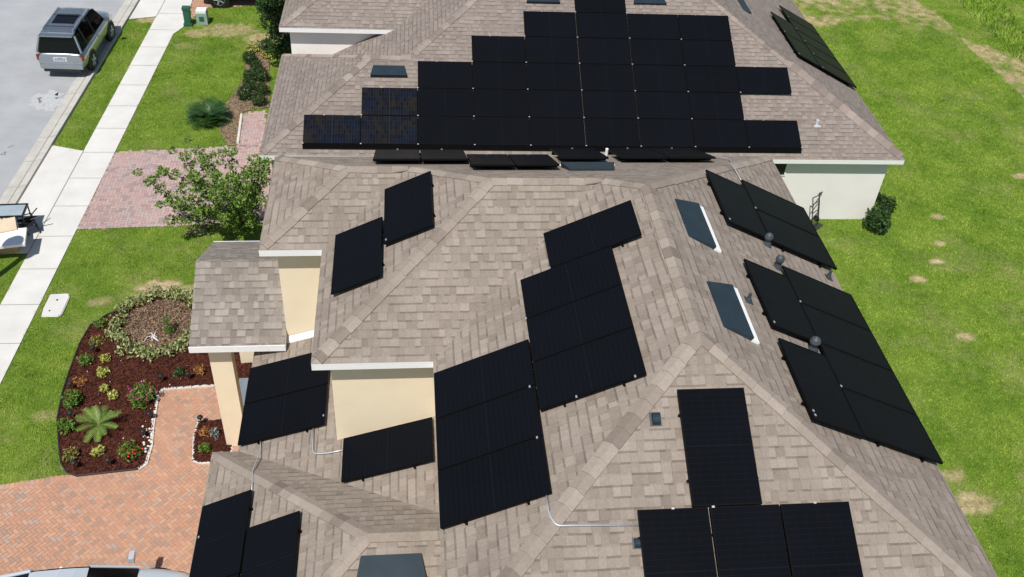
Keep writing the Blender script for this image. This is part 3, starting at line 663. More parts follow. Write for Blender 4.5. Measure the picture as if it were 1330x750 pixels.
farbed=G((284,150),(300,128),(318,100),(322,60),(350,50),(350,140),(316,146),(307,190),(297,190),(286,172))
def flat(poly,z,name,mat): mb=MB(); mb.poly([(x,y,z) for x,y in poly]); return mb.build(name,mat)
struct(flat(drive,.004,'driveway_base','sandbase')); struct(flat(far_drive,.004,'neighbour_driveway_base','sandbase')); struct(flat(walk,.008,'walkway_base','sandbase')); struct(flat(black_drive,.006,'rear_driveway_base','sandbase'))
def pavers(poly,name,mat,L=.2,ang=45,z=.012,clip=None,excl=()):
    xs=[q[0] for q in poly];ys=[q[1] for q in poly]; cx,cy=sum(xs)/len(xs),sum(ys)/len(ys); R=max(max(xs)-min(xs),max(ys)-min(ys))*.75+1; w=L/2; N=int(R*2/w)+4; gap=.006
    ca,sa=math.cos(math.radians(ang)),math.sin(math.radians(ang)); Q=[];T=[]
    cells=[]
    for i in range(-N//2,N//2):
        for j in range(-N//2,N//2):
            m_=(i-j)%4        # herringbone: one two-cell brick starts for m_==0 (along x) and m_==2 ... (along y)
            if m_==0: cells.append((i*w,j*w,2*w,w))
            elif m_==2: cells.append((i*w,(j-1)*w,w,2*w))
    A=np.array(cells); X=A[:,0]+A[:,2]/2;Y=A[:,1]+A[:,3]/2; gx=cx+X*ca-Y*sa; gy=cy+X*sa+Y*ca
    ok=inpoly(gx,gy,poly)
    for e in excl: ok&=~inpoly(gx,gy,e)
    A=A[ok]; n=len(A); hx=A[:,2]/2-gap/2;hy=A[:,3]/2-gap/2; X=A[:,0]+A[:,2]/2;Y=A[:,1]+A[:,3]/2
    P=np.zeros((n,4,3))
    for k,(sx,sy) in enumerate(((-1,-1),(1,-1),(1,1),(-1,1))):
        a=X+sx*hx;b=Y+sy*hy; P[:,k,0]=cx+a*ca-b*sa;P[:,k,1]=cy+a*sa+b*ca
    P[:,:,2]=z+RNG.uniform(0,.003,n)[:,None]
    t=RNG.random(n)
    return struct(quadmesh(name,P,mat,t))
pavers(drive,'driveway','paver',.17,-45,excl=(bed2,bed)); pavers(far_drive,'neighbour_driveway','paver_far',.2,0); pavers(walk,'walkway','paver_far',.2,0,.016); pavers(black_drive,'rear_driveway','paver',.2,0,.014)
def soldier(pts,name,mat,z=.018,wd=.11,ln=.105):
    Q=[];T=[]
    for a,b in zip(pts,pts[1:]):
        A_=Vector(a);B_=Vector(b);L_=(B_-A_).length;n=max(1,round(L_/ln));d=(B_-A_)/n;u=d.normalized();nn=Vector((-u.y,u.x))*wd
        for i in range(n):
            p0=A_+d*(i+.04);p1=A_+d*(i+.96); Q.append([(*(p0-nn),z),(*(p1-nn),z),(*(p1+nn*.25),z),(*(p0+nn*.25),z)]); T.append(random.random())
    return struct(quadmesh(name,np.array(Q),mat,np.array(T)))
soldier(drive[1:3]+[drive[3]],'driveway_border','paver'); soldier([far_drive[1],far_drive[0]],'neighbour_driveway_border','paver_far',z=.02)
# planting beds
def bedmesh(poly,z,name,mat,chips):
    o=flat(poly,z,name,mat); struct(o)
    xs=[q[0] for q in poly];ys=[q[1] for q in poly]; X=RNG.uniform(min(xs),max(xs),chips);Y=RNG.uniform(min(ys),max(ys),chips); ok=inpoly(X,Y,poly); X=X[ok];Y=Y[ok]
    Q=leafquads(np.stack([X,Y,z+RNG.uniform(.005,.03,len(X))],1),.035,.75); o2=quadmesh(name+'_chips',Q,mat,RNG.random(len(Q))); o2['kind']='stuff'; tag(o2,{'planting_bed':'red wood mulch chips covering the main planting bed','small_planting_bed':'red wood mulch chips of the small bed by the column','litter_bed':'dry brown leaf litter inside the shrub ring','neighbour_bed':'brown mulch around the far shrubs and sago palm'}[name],'mulch',kind='stuff')
bedmesh(bed,.03,'planting_bed','mulch',26000); bedmesh(bed2,.03,'small_planting_bed','mulch',2500)
rc=at(207,423); ring=[(rc.x+.95*math.cos(t),rc.y+1.0*math.sin(t)) for t in np.linspace(0,2*math.pi,28,endpoint=False)]
bedmesh(ring,.036,'litter_bed','drybark',5000); bedmesh(farbed,.03,'neighbour_bed','drybark',9000)
ed=MB(); 
epts=[(x,y,.05) for x,y in bed[1:15]]; ed.tube(epts,.022,6); tag(ed.build('bed_edging','edging'),'black plastic edging curving along the lawn side of the mulch bed','edging')
ed=MB()
for a,b in zip(bed[14:21],bed[15:22]):
    A_=Vector((*a,0));B_=Vector((*b,0)); L_=(B_-A_).length; n=max(1,int(L_/.2))
    for i in range(n):
        c=A_+(B_-A_)*((i+.5)/n); ang=math.atan2((B_-A_).y,(B_-A_).x); R3=Matrix.Rotation(ang,3,'Z'); ed.box((-L_/n*.49,-.035,0),(L_/n*.49,.035,.045),R=R3,o=(c.x,c.y,0))
tag(ed.build('stone_kerb','kerb_white'),'pale narrow stone kerb between the mulch bed and the salmon path','kerb')
ed=MB()
for a,b in zip(bed2[2:],bed2[3:]+bed2[:1]):
    A_=Vector((*a,0));B_=Vector((*b,0)); ang=math.atan2((B_-A_).y,(B_-A_).x); c=(A_+B_)/2; ed.box((-(B_-A_).length/2,-.025,0),((B_-A_).length/2,.025,.04),R=Matrix.Rotation(ang,3,'Z'),o=c)
tag(ed.build('stone_kerb','kerb_white'),'short pale kerb around the small mulch bed by the column','kerb')
q0,q1=at(309,188),at(314,150); ed=MB(); ed.tube([(q0.x,q0.y,.04),(q1.x,q1.y,.04)],.05,8); tag(ed.build('stone_kerb','kerb_white'),'white kerb along the neighbour walkway above the shrub tree','kerb')
# lawn
PAVE=[drive,far_drive,walk,bed,bed2,fla,farbed,black_drive]
def dryness(X,Y):
    D=np.clip((vnoise(X,Y,1.1,1)-.55)*1.1+(vnoise(X,Y,.35,2)-.5)*.8,0,1)*.28
    right=X>5
    # rough strip beyond the mown field behind the houses
    a=at(1060,36);b=at(1215,40);c=at(1262,66);e=at(1330,128)
    ridge=np.interp(X,[a.x-6,a.x,b.x,c.x,e.x,e.x+20],[a.y,a.y,b.y,c.y,e.y,e.y-22])
    dd=Y-ridge+(vnoise(X,Y,1.6,5)-.5)*1.4
    rough=right*np.clip(dd/.6,0,1); w2_=at(1260,0); far_=at(1330,60)
    D=np.maximum(D,rough*np.clip(.12+.75*vnoise(X,Y,1.3,6)+1.1*(vnoise(X,Y,.28,7)-.5)-np.clip((dd-4.2)/2.,0,.8),0,.85))
    def spot(px,py,r,amt,asp=.6):
        nonlocal D; c=at(px,py); d2=np.hypot((X-c.x),(Y-c.y)/asp)/r+(vnoise(X,Y,.16,9)-.5)*.7; D=np.maximum(D,amt*np.clip((1.15-d2)*2.2,0,1))
    for s in ((1328,229,.36,.95),(1218,281,.24,.8),(1222,316,.26,1),(1218,340,.27,1),(1193,363,.27,1),(1255,437,.32,.75),(1262,655,.6,.8),(1235,620,.4,.6),(1240,690,.3,.4),(208,373,.62,1),(242,378,.4,.8),(180,385,.3,.6),(300,40,1.1,.65),(255,44,.6,.65),(340,50,.8,.75),(197,26,.6,.75),(290,340,.6,.5),(130,392,.35,.5),(255,300,.35,.6),(345,165,.4,.8),(240,60,.5,.3),(60,540,.3,.4),(88,606,.25,.7)):
        spot(*s)
    return np.clip(D,0,1)
gx=np.concatenate([[-800,-300,-120,-60,-40,-30],np.arange(-24,30,.11),[34,42,60,120,300,800]]); gy=np.concatenate([[-800,-300,-100,-50,-30,-20],np.arange(-14,32,.11),[36,44,60,120,300,900]])
GX,GY=np.meshgrid(gx,gy); n0,n1=GX.shape; D=dryness(GX,GY)
me=bpy.data.meshes.new('ground'); Z=np.zeros_like(GX)-.002+np.where(GX>6,(vnoise(GX,GY,2.3,21)-.5)*.10,0)
me.vertices.add(n0*n1); me.vertices.foreach_set('co',np.stack([GX,GY,Z],-1).astype(np.float32).ravel())
idx=np.arange(n0*n1).reshape(n0,n1); Fq=np.stack([idx[:-1,:-1],idx[:-1,1:],idx[1:,1:],idx[1:,:-1]],-1).reshape(-1,4); nf=len(Fq)
me.loops.add(nf*4); me.loops.foreach_set('vertex_index',Fq.astype(np.int32).ravel()); me.polygons.add(nf); me.polygons.foreach_set('loop_start',np.arange(0,nf*4,4,dtype=np.int32)); me.polygons.foreach_set('loop_total',np.full(nf,4,dtype=np.int32))
at_=me.attributes.new('dry','FLOAT','POINT'); at_.data.foreach_set('value',D.astype(np.float32).ravel()); me.update()
mt,t,bs=newmat('lawn_soil_and_grass'); nb=NB(t); g_=geo(nb); dr=nb.n('ShaderNodeAttribute',attribute_name='dry').outputs['Fac']
c=nb.ramp(nb.m('ADD',nb.m('MULTIPLY',nb.noise(g_,.7,4,.65),.55),nb.m('MULTIPLY',nb.noise(g_,4.5,4,.75),.45)),[(.34,(.075,.15,.014)),(.66,(.215,.29,.045))]); c=nb.mix(nb.m('MULTIPLY',nb.noise(g_,14.,4,.7),.5),c,(.06,.09,.012)); c=nb.mix(dr,c,nb.ramp(nb.noise(g_,5.,4,.7),[(.3,(.25,.17,.09)),(.7,(.60,.49,.31))]))
nb.l(c,bs.inputs['Base Color']); bs.inputs['Roughness'].default_value=.95; bs.inputs['Specular IOR Level'].default_value=.1; nb.bump(nb.noise(g_,30.,4,.7),.7,.03,bs)
me.materials.append(mt); go=bpy.data.objects.new('ground',me); C.objects.link(go); struct(go)
mt,t,bs=newmat('grass_blades'); nb=NB(t); g_=geo(nb); tn=nb.n('ShaderNodeAttribute',attribute_name='tone').outputs['Fac']; dr=nb.n('ShaderNodeAttribute',attribute_name='dry').outputs['Fac']
c=nb.ramp(nb.m('ADD',nb.m('MULTIPLY',nb.noise(g_,.7,4,.65),.55),nb.m('MULTIPLY',nb.noise(g_,4.5,4,.75),.45)),[(.34,(.095,.200,.017)),(.5,(.190,.325,.030)),(.66,(.33,.43,.066))]); k=nb.m('MULTIPLY_ADD',tn,.4,.8); c=nb.mix(1.,c,nb.comb(k,k,k),'MULTIPLY'); c=nb.mix(nb.m('MULTIPLY',dr,.9),c,(.42,.33,.16))
nb.l(c,bs.inputs['Base Color']); bs.inputs['Roughness'].default_value=.65; bs.inputs['Specular IOR Level'].default_value=.25; M['blades']=mt
def blades(name,label,x0,x1,y0,y1,dens,hgt,wid,keep=None):
    n=int((x1-x0)*(y1-y0)*dens); X=RNG.uniform(x0,x1,n);Y=RNG.uniform(y0,y1,n); ok=np.ones(n,bool)
    for q in PAVE: ok&=~inpoly(X,Y,q)
    if x0<0:
        xa_,xb2=np.vectorize(XS0)(Y),np.vectorize(XS1)(Y); xg_=np.vectorize(XG1)(Y); e=(vnoise(X,Y,.25,31)-.5)*.16
        ok&=(X>xg_+.03+e*.5)&~((X>xa_-.02-e)&(X<xb2+.02+e))
        ok&=~((X>xg_)&(X<xb2)&(((Y>yA0+e)&(Y<yA1+.05+e))|(Y>yB0-.1)))
        ok&=~((X>xw1+OV)|((X>-8.1)&(Y<-3)))
    dry=dryness(X,Y); ok&=RNG.random(n)>dry*.85
    if keep is not None: ok&=keep(X,Y)
    X,Y,dry=X[ok],Y[ok],dry[ok]; n=len(X)
    th=RNG.uniform(0,2*math.pi,n); lean=RNG.uniform(.2,.9,n)*hgt; ph=RNG.uniform(0,2*math.pi,n); h=hgt*RNG.uniform(.5,1.2,n)*(.6+.8*vnoise(X,Y,.5,12)); w=wid*RNG.uniform(.6,1.3,n)
    P=np.zeros((n,3,3)); zb=np.where(X>6,(vnoise(X,Y,2.3,21)-.5)*.10,0)
    P[:,0]=np.stack([X-w*np.cos(th),Y-w*np.sin(th),zb],1);P[:,1]=np.stack([X+w*np.cos(th),Y+w*np.sin(th),zb],1);P[:,2]=np.stack([X+lean*np.cos(ph),Y+lean*np.sin(ph),zb+h],1)
    me=bpy.data.meshes.new(name); me.vertices.add(n*3); me.vertices.foreach_set('co',P.astype(np.float32).ravel()); me.loops.add(n*3); me.loops.foreach_set('vertex_index',np.arange(n*3,dtype=np.int32)); me.polygons.add(n)
    me.polygons.foreach_set('loop_start',np.arange(0,n*3,3,dtype=np.int32)); me.polygons.foreach_set('loop_total',np.full(n,3,dtype=np.int32))
    a=me.attributes.new('tone','FLOAT','FACE'); a.data.foreach_set('value',RNG.random(n).astype(np.float32)); a=me.attributes.new('dry','FLOAT','FACE'); a.data.foreach_set('value',dry.astype(np.float32)); me.materials.append(M['blades']); me.update()
    o=bpy.data.objects.new(name,me); C.objects.link(o); tag(o,label,'grass',kind='stuff'); return o
blades('grass','mown green front lawn grass between the street and the houses',-19,-6.5,-5,27,1500,.042,.009)
rr=lambda X,Y:(X>3)&(X<30)&(Y<30)&(X>8.5*0+3.9)
blades('grass','wide green back lawn grass behind the houses',4,28,-11,30,900,.048,.012)
a=at(1262,0); 
def keepw(X,Y):
    b0=at(1284,-14);b1=at(1345,52); return ((X-b0.x)*(b1.y-b0.y)-(Y-b0.y)*(b1.x-b0.x)>0)
blades('tall_grass','tall rank weeds beyond the swale at the far right corner',22,42,16,45,220,.24,.02,keep=keepw)
# ------------------------------------------------------------------ plants
def limb(mb,a,b,r0_,r1_,bend=.15,n=5):
    a=Vector(a);b=Vector(b); L=(b-a).length; off=Vector((random.uniform(-1,1),random.uniform(-1,1),random.uniform(-.2,1)))*bend*L
    pts=[a.lerp(b,i/n)+off*math.sin(math.pi*i/n) for i in range(n+1)]; mb.tube(pts,[r0_+(r1_-r0_)*i/n for i in range(n+1)],7); return pts
def foliage(name,parent,mat,parts,size,flat=0.,tone=None):
    P=np.concatenate([clump(c,r,n,size) for c,r,n in parts]); P=P[P[:,2]>.01]
    Q=leafquads(P,size,flat); z=P[:,2]; t=np.clip(RNG.normal(.5,.28,len(P)),0,1); return quadmesh(name,Q,mat,t,parent)
# crape myrtle between the houses
tb=at(312,297); tree=thing('garden_tree','airy green multi-stem tree over the pink driveway between the houses','tree',tb)
tr=MB(); lf=[]
tips=[(195,237,2.0),(225,262,1.6),(222,285,1.0),(212,222,2.3),(240,202,2.6),(265,207,3.0),(300,197,3.1),(330,207,2.9),(338,235,2.7),(340,262,2.2),(300,232,3.4),(280,255,2.8),(312,262,2.8),(328,288,1.4),(292,285,1.6),(252,228,2.9),(246,252,2.2),(262,275,1.7),(325,225,3.2),(345,212,2.6),(275,228,3.3),(300,275,1.2),(318,300,.8),(258,196,2.2)]
for s in range(6):
    pass
for (x,y,z) in tips:
    T=at(x,y,z)-tb; base=Vector((random.uniform(-.12,.12),random.uniform(-.12,.12),0)); pts=limb(tr,base,T,.035,.008,.10,7)
    for k,pt in enumerate(pts[3:]):
        f_=(k+1)/5
        lf.append(((pt.x,pt.y,pt.z),(.16+.10*random.random(),.16+.10*random.random(),.10+.06*random.random()),int(40+42*f_)))
        if random.random()<.6:
            o=Vector((random.uniform(-.35,.35),random.uniform(-.35,.35),random.uniform(-.05,.25))); q=pt+o; tr.tube([pt,q],[.008,.004],5); lf.append(((q.x,q.y,q.z),(.16,.16,.09),42))
tr.build('trunk','bark',tree); foliage('crown',tree,'leaf',lf,.055,.2)
# tall dark tree against the far wing
tb=at(352,75,0)+Vector((.5,.3,0)); dt=thing('evergreen_tree','dark glossy evergreen tree standing against the white fascia of the far house','tree',tb)
tr=MB(); lf=[]; top=at(350,-16,4.2)-tb
tr.tube([(0,0,0),(0.02,.02,2.0),(top.x*.6,top.y*.6,3.6)],[.10,.07,.03],8)
for i in range(44):
    z=random.uniform(.5,4.1); f_=z/4.2; c=Vector((top.x*f_,top.y*f_,z))+Vector((random.uniform(-.55,.5),random.uniform(-.6,.6),0))*(1.05-.5*f_)
    tr.tube([(top.x*f_*.6,top.y*f_*.6,z*.85),c],[.02,.006],5); lf.append((tuple(c),(.30,.30,.25),190))
tr.build('trunk','bark',dt); foliage('crown',dt,'leaf_dark',lf,.065)
grp='round clipped shrubs beside the far house'
for i,(x,y,l) in enumerate([(325,76,'round dark shrub at the top of the row beside yellow leaves'),(334,88,'round dark shrub second from the top of the row'),(325,100,'round shrub on the lawn side, halfway down the row'),(341,99,'round shrub on the wall side, halfway down the row'),(325,112,'round shrub on the lawn side just above the two lowest'),(341,117,'round shrub touching the house edge low in the row'),(318,123,'lowest shrub of the row on the lawn side'),(337,130,'lowest shrub of the row on the house side')]):
    b=at(x,y+7); sh=thing('round_shrub',l,'shrub',b,group=grp); s=random.uniform(.9,1.1)
    st=MB(); st.tube([(0,0,0),(0,0,.25)],.02,6); st.build('stem','bark',sh); foliage('foliage',sh,'leaf_dark',[((0,0,.27),(.25*s,.25*s,.25),1500)],.03)
for x,y,l in ((330,64,'yellow leafy bush left of the dark evergreen'),(349,72,'yellow leafy bush at the foot of the dark evergreen')):
    b=at(x,y+4); sh=thing('yellow_bush',l,'bush',b); st=MB(); st.tube([(0,0,0),(0,0,.2)],.015,6); st.build('stem','bark',sh); foliage('foliage',sh,'leaf_yellow',[((0,0,.22),(.3,.25,.2),260)],.05)
def fronds(o,mat,n,L,w,rise,droop,name='fronds'):
    mb=MB()
    for i in range(n):
        th=2*math.pi*i/n+random.uniform(-.1,.1); el=random.uniform(.15,1.)*rise; Lk=L*random.uniform(.8,1.1); pr_=[]
        for k in range(9):
            s=k/8; r=Lk*s*math.cos(el*(1-s*.5)); z=.18+Lk*(math.sin(el)*s-droop*s*s); pr_.append(Vector((r*math.cos(th),r*math.sin(th),max(z,.03))))
        sd=Vector((-math.sin(th),math.cos(th),0)); t=random.random()
        for k in range(1,9):
            for sub in (0,.5):
                c=pr_[k-1].lerp(pr_[k],sub); wd=w*math.sin(math.pi*min(.97,(k+sub)/9.5))**.6+.02; dirv=(pr_[k]-pr_[k-1]).normalized()
                for sg in (-1,1):
                    tip=c+sd*sg*wd+dirv*wd*.6+Vector((0,0,.02)); mb.poly([c,c+dirv*.028,tip+dirv*.006,tip],min(1,max(0,t+random.uniform(-.2,.2))))
        mb.tube(pr_,[.012]*3+[.006]*6,4,t)
    return mb.build(name,mat,o)
b=at(272,158); sg=thing('sago_palm','dark spiky round sago palm on the far front lawn','palm',b); tk=MB(); tk.lathe([(.12,0),(.14,.15),(.10,.25)],(0,0,0),10); tk.build('trunk','bark',sg); fronds(sg,'frond_dark',110,.80,.17,1.35,.42)
b=at(130,558); sg=thing('young_palm','pale green palm with broad arching fronds in the red mulch','palm',b); tk=MB(); tk.lathe([(.07,0),(.09,.12),(.06,.22)],(0,0,0),10); tk.build('trunk','bark',sg); fronds(sg,'frond',13,.54,.09,1.35,.30)
def bush(x,y,mat,r,h,n,size,label,name='bed_shrub',flow=None,nf=0,grp=None,cat='shrub'):
    b=at(x,y); sh=thing(name,label,cat,b,group=grp); st=MB()
    parts=[]
    for k in range(7):
        th=k*.9+random.random(); rr_=r*.62*random.random()**.5; c=(rr_*math.cos(th),rr_*math.sin(th),h*random.uniform(.4,.75)); st.tube([(0,0,0),c],[.012,.005],5); parts.append((c,(r*.5,r*.5,h*.4),n//7))
    st.build('stem','bark',sh); foliage('foliage',sh,mat,parts,size)
    if flow:
        P=clump((0,0,h*.75),(r*.95,r*.95,h*.4),nf,.03); P=P[P[:,2]>h*.5]; quadmesh('blossom',leafquads(P,.032),flow,RNG.random(len(P)),sh)
    return sh
bush(96,526,'leaf_mid',.26,.42,520,.04,'dark green leafy shrub at the lawn edge of the mulch bed')
bush(89,560,'leaf_mid',.23,.35,420,.035,'green shrub below the dark one at the lawn edge of the bed')
bush(94,597,'leaf_olive',.20,.28,260,.035,'yellowish olive shrub in the near left corner of the bed')
bush(112,473,'leaf_mid',.22,.28,260,.035,'small green shrub left of the yellow plants in the bed')
bush(127,447,'leaf_olive',.22,.22,180,.035,'sparse olive plant below the leafy ring')
bush(131,425,'leaf_mid',.22,.22,160,.035,'sparse green plant left of the leafy ring')
bush(105,500,'leaf_orange',.22,.2,150,.035,'low orange-brown plant on the left of the mulch bed')
for x,y,r,l in ((138,470,.12,'narrow yellow plant just below the leafy ring'),(134,487,.17,'yellow plant in the middle of the bed, second below the ring'),(137,509,.12,'small yellow plant left of the bright round one'),(148,518,.19,'bright round yellow plant above the young palm'),(128,592,.18,'yellow plant alone near the front edge of the bed')):
    bush(x,y,'leaf_yellow',r,.22,170,.045,l,name='yellow_plant',cat='plant')
bush(186,522,'leaf_mid',.40,.45,1000,.04,'large green bush with pink flowers by the bend of the path',flow='flower_pink',nf=130,name='flowering_bush')
bush(171,592,'leaf_mid',.28,.32,420,.04,'green bush with red flowers in the near corner of the bed',flow='flower_red',nf=70,name='flowering_bush')
bush(234,488,'leaf_dark',.17,.25,260,.03,'small dark green shrub above the path, left of the column')
bush(260,486,'leaf_orange',.18,.26,180,.035,'reddish shrub beside the portico column')
bush(267,587,'leaf_mid',.16,.25,260,.035,'bright green shrub in the small bed')
bush(268,566,'leaf_orange',.16,.25,120,.035,'thin reddish shrub at the back of the small bed')
bush(280,569,'leaf_grey',.13,.3,120,.035,'grey-leaved plant in the small bed beside the column')
bush(1136,300,'leaf_dark',.45,.8,1500,.055,'dark green bush in the lawn at the corner of the white wall')
bush(1150,276,'leaf_dark',.33,.6,700,.05,'smaller dark bush behind the other at the white wall corner')
tp=thing('topiary_plant','double-ball topiary inside the leafy ring','topiary',at(221,434)); st=MB(); st.tube([(0,0,0),(0,0,.55)],.014,6); st.build('stem','bark',tp)
foliage('ball',tp,'leaf_mid',[((0,0,.2),(.14,.14,.14),420)],.022); foliage('ball',tp,'leaf_mid',[((-.02,.02,.50),(.10,.10,.11),260)],.02)
db=thing('dry_branch','bleached white dry branch lying in the leafy ring','branch',at(200,438)); st=MB()
for k in range(9):
    th=random.uniform(0,6.28); L_=random.uniform(.12,.34); st.tube([(0,0,.04),(L_*.5*math.cos(th),L_*.5*math.sin(th),.1),(L_*math.cos(th+.3),L_*math.sin(th+.3),.07)],[.016,.012,.005],5)
st.build('twigs','drywhite',db)
# ring of variegated shrubs
k=0
nr=19
for i in range(nr):
    th=2*math.pi*i/nr+.1; x=rc.x+1.12*math.cos(th)*1.0; y=rc.y+1.22*math.sin(th)
    if x>-8.6: continue
    sh=bpy.data.objects.new('variegated_shrub',None); C.objects.link(sh); sh.location=(x,y,0); side='far' if math.sin(th)>.5 else 'near' if math.sin(th)<-.5 else 'street' if math.cos(th)<0 else 'house'
    tag(sh,'pale variegated shrub on the %s side of the leafy ring in the mulch bed'%side,'shrub','variegated shrubs on the %s side of the leafy ring'%side)
    st=MB(); parts=[]
    for q in range(5):
        a=random.random()*6.3; c=(.13*math.cos(a),.13*math.sin(a),random.uniform(.12,.22)); st.tube([(0,0,0),c],[.01,.004],5); parts.append((c,(.17,.17,.11),30))
    st.build('stem','bark',sh); foliage('foliage',sh,'leaf_pale',parts,.05)
# path lights, stones
for i,(x,y,l) in enumerate([(123,461,'below the leafy ring at the left'),(94,508,'beside the orange-brown plant'),(94,546,'between the two green shrubs at the lawn edge'),(99,611,'in the near left corner of the bed'),(143,607,'at the front edge of the bed beside the yellow plant'),(188,570,'by the path bend next to the white stones'),(196,547,'right of the flowering bush at the path'),(211,498,'above the bend of the path'),(246,495,'left of the reddish shrub by the column'),(262,552,'at the far corner of the small bed')]):
    pl_=thing('path_light','small black path light '+l,'path light',at(x,y),group='black path lights in the mulch beds'); q=MB(); q.tube([(0,0,0),(0,0,.22)],.012,6); q.build('stake','black',pl_); q=MB(); q.lathe([(.03,.2),(.045,.24),(.075,.27),(.06,.30),(.01,.32)],(0,0,0),12); q.build('lamp_head','black',pl_)
sb=MB()
for k in range(26):
    c=at(random.uniform(186,199),random.uniform(545,590)); r=random.uniform(.015,.04); sb.lathe([(r*.6,0),(r,r*.5),(r*.6,r)],(c.x,c.y,.03),6)
for k in range(60):
    c=at(random.uniform(85,250),random.uniform(440,605)); 
    if bool(inpoly(np.array([c.x]),np.array([c.y]),bed)[0]): r=random.uniform(.006,.018); sb.lathe([(r*.6,0),(r,r*.5),(r*.6,r)],(c.x,c.y,.04),5)
tag(sb.build('white_pebbles','stone'),'white pebbles scattered in the mulch by the path bend','pebbles',kind='stuff')
# ------------------------------------------------------------------ utilities
pb=G((57,402),(66,384),(90,383),(91,388),(81,410),(76,413),(54,413)); q=MB(); q.prism(inset_poly(pb[::-1] if 0 else pb,0.0),.0,.06); ob=q.build('utility_box','concrete')
me=ob.data; bmx=bmesh.new(); bmx.from_mesh(me); bmesh.ops.remove_doubles(bmx,verts=bmx.verts,dist=1e-4); bmesh.ops.recalc_face_normals(bmx,faces=bmx.faces); bmesh.ops.bevel(bmx,geom=bmx.edges[:],offset=.02,segments=2,affect='EDGES'); bmx.to_mesh(me); bmx.free(); tag(ob,'flat pale concrete utility lid in the lawn by the sidewalk','utility cover')
q=MB(); c=at(75,392); q.tube([(c.x,c.y,.058),(c.x,c.y,.066)],.03,10); c=at(65,406); q.tube([(c.x,c.y,.058),(c.x,c.y,.066)],.025,10); q.build('lifting_hole','black',ob)
g=thing('utility_pedestal','dark green square utility pedestal beside the sidewalk','utility pedestal',at(245,33)); q=MB(); q.box((-.17,-.15,0),(.17,.15,.12)); q.build('base','green_box',g,bevel=.02); q=MB(); q.box((-.13,-.11,.12),(.13,.11,.72)); q.build('cover','green_box',g,bevel=.03); q=MB(); q.box((-.15,-.13,.70),(.15,.13,.80)); q.build('lid','green_box',g,bevel=.03)
g=thing('utility_cabinet','pale grey-green utility cabinet with white top right of the dark pedestal','utility cabinet',at(264,30)); q=MB(); q.box((-.22,-.2,0),(.22,.2,.5)); q.build('body','pale_green',g,bevel=.03); q=MB(); q.box((-.2,-.19,.5),(.2,.19,.60)); q.build('lid','board',g,bevel=.04)
q=MB(); q.box((-.10,-.207,.15),(.10,-.201,.36)); q.build('door','green_box',g)
# hand truck leaning on the white wall
ht=thing('hand_truck','black tube-frame hand truck leaning against the white wall','hand truck',at(1054,291)); q=MB()
bx=Vector((0,0,0)); yy=.55
for s in (-.2,.2): q.tube([(s,-.1,.1),(s+.0,.05,.75),(s,.14,1.05),(s,.05,1.15)],.018,7)
for z,y in ((.2,-.08),(.5,.0),(.8,.07),(1.13,.06)): q.tube([(-.2,y,z),(.2,y,z)],.014,6)
q.build('frame','black',ht); q=MB(); q.box((-.2,-.32,.015),(.2,-.08,.03)); q.build('toe_plate','black',ht)
for s in (-.25,.25):
    R3=Matrix.Rotation(math.pi/2,3,'Y'); q=MB(); q.lathe([(.09,-.025),(.11,-.01),(.11,.01),(.09,.025)],(s,0,.11),14,axis=R3); q.build('wheel','rubber',ht)
ht.rotation_euler=(0,0,.7)
# curbside junk by the apron
g='junk piled at the kerb beside the apron'
A0=at(0,335); 
def jbox(name,label,cat,c,sx,sy,sz,rz,mat,tilt=0,bev=.01):
    o=thing(name,label,cat,c,rz,group=g); o.rotation_euler=(tilt,0,rz); q=MB(); q.box((-sx/2,-sy/2,0),(sx/2,sy/2,sz)); q.build('panel' if sz<.1 else 'carton',mat,o,bevel=bev); return o
cb_=at(-8,333); o=jbox('cardboard_box','long tan cardboard box lowest in the kerbside junk pile','box',(cb_.x,cb_.y+.35,0),1.25,.6,.42,.12,'cardboard'); q=MB(); q.box((-.625,-.025,.421),(.625,.025,.425)); q.build('tape','beigeboard',o)
jb=at(-2,311,.62); jbox('white_board','white slab lying on the tan box in the kerbside junk pile','board',(jb.x,jb.y+.0,.56),1.45,.72,.09,.18,'board',.08)
jb=at(2,294,.75); jbox('beige_board','beige board lying on top of the white slab','board',(jb.x-.1,jb.y,.70),.95,.55,.05,.35,'beigeboard',.12)
jt=at(18,306); o=thing('glass_table','black metal frame table with pale glass behind the junk pile','table',(jt.x,jt.y+.25,0),.05,group=g); q=MB()
for s in (-.42,.42):
    for t_ in (-.3,.3): l=MB(); l.tube([(s,t_,0),(s,t_,.72)],.022,6); l.build('leg','black',o)
q.box((-.45,-.33,.70),(.45,-.28,.75)); q.box((-.45,.28,.70),(.45,.33,.75)); q.box((-.45,-.28,.70),(-.40,.28,.75)); q.box((.40,-.28,.70),(.45,.28,.75)); q.build('frame','black',o); q=MB(); q.box((-.40,-.28,.715),(.40,.28,.727)); q.build('glass','tableglass',o)
jc=at(37,308); o=thing('folding_chair','collapsed black folding chair lying beside the glass table','chair',(jc.x,jc.y+.2,0),.5,group=g); q=MB()
for pth in ([(-.25,-.2,.02),(-.2,.25,.5)],[(.25,-.2,.02),(.2,.25,.5)],[(-.25,.2,.02),(-.15,-.25,.42)],[(.25,.2,.02),(.15,-.25,.42)],[(-.2,.25,.5),(.2,.25,.5)],[(-.4,.1,.35),(.45,-.05,.5)],[(.0,.0,.45),(.4,.25,.62)]): q.tube(pth,.018,6)
q.build('frame','black',o); q=MB(); q.poly([(-.2,-.22,.36),(.2,-.22,.36),(.24,.2,.42),(-.24,.2,.42)]); q.poly([(-.2,.2,.44),(.2,.2,.44),(.35,.3,.30),(-.1,.34,.2)]); q.build('seat','black',o)
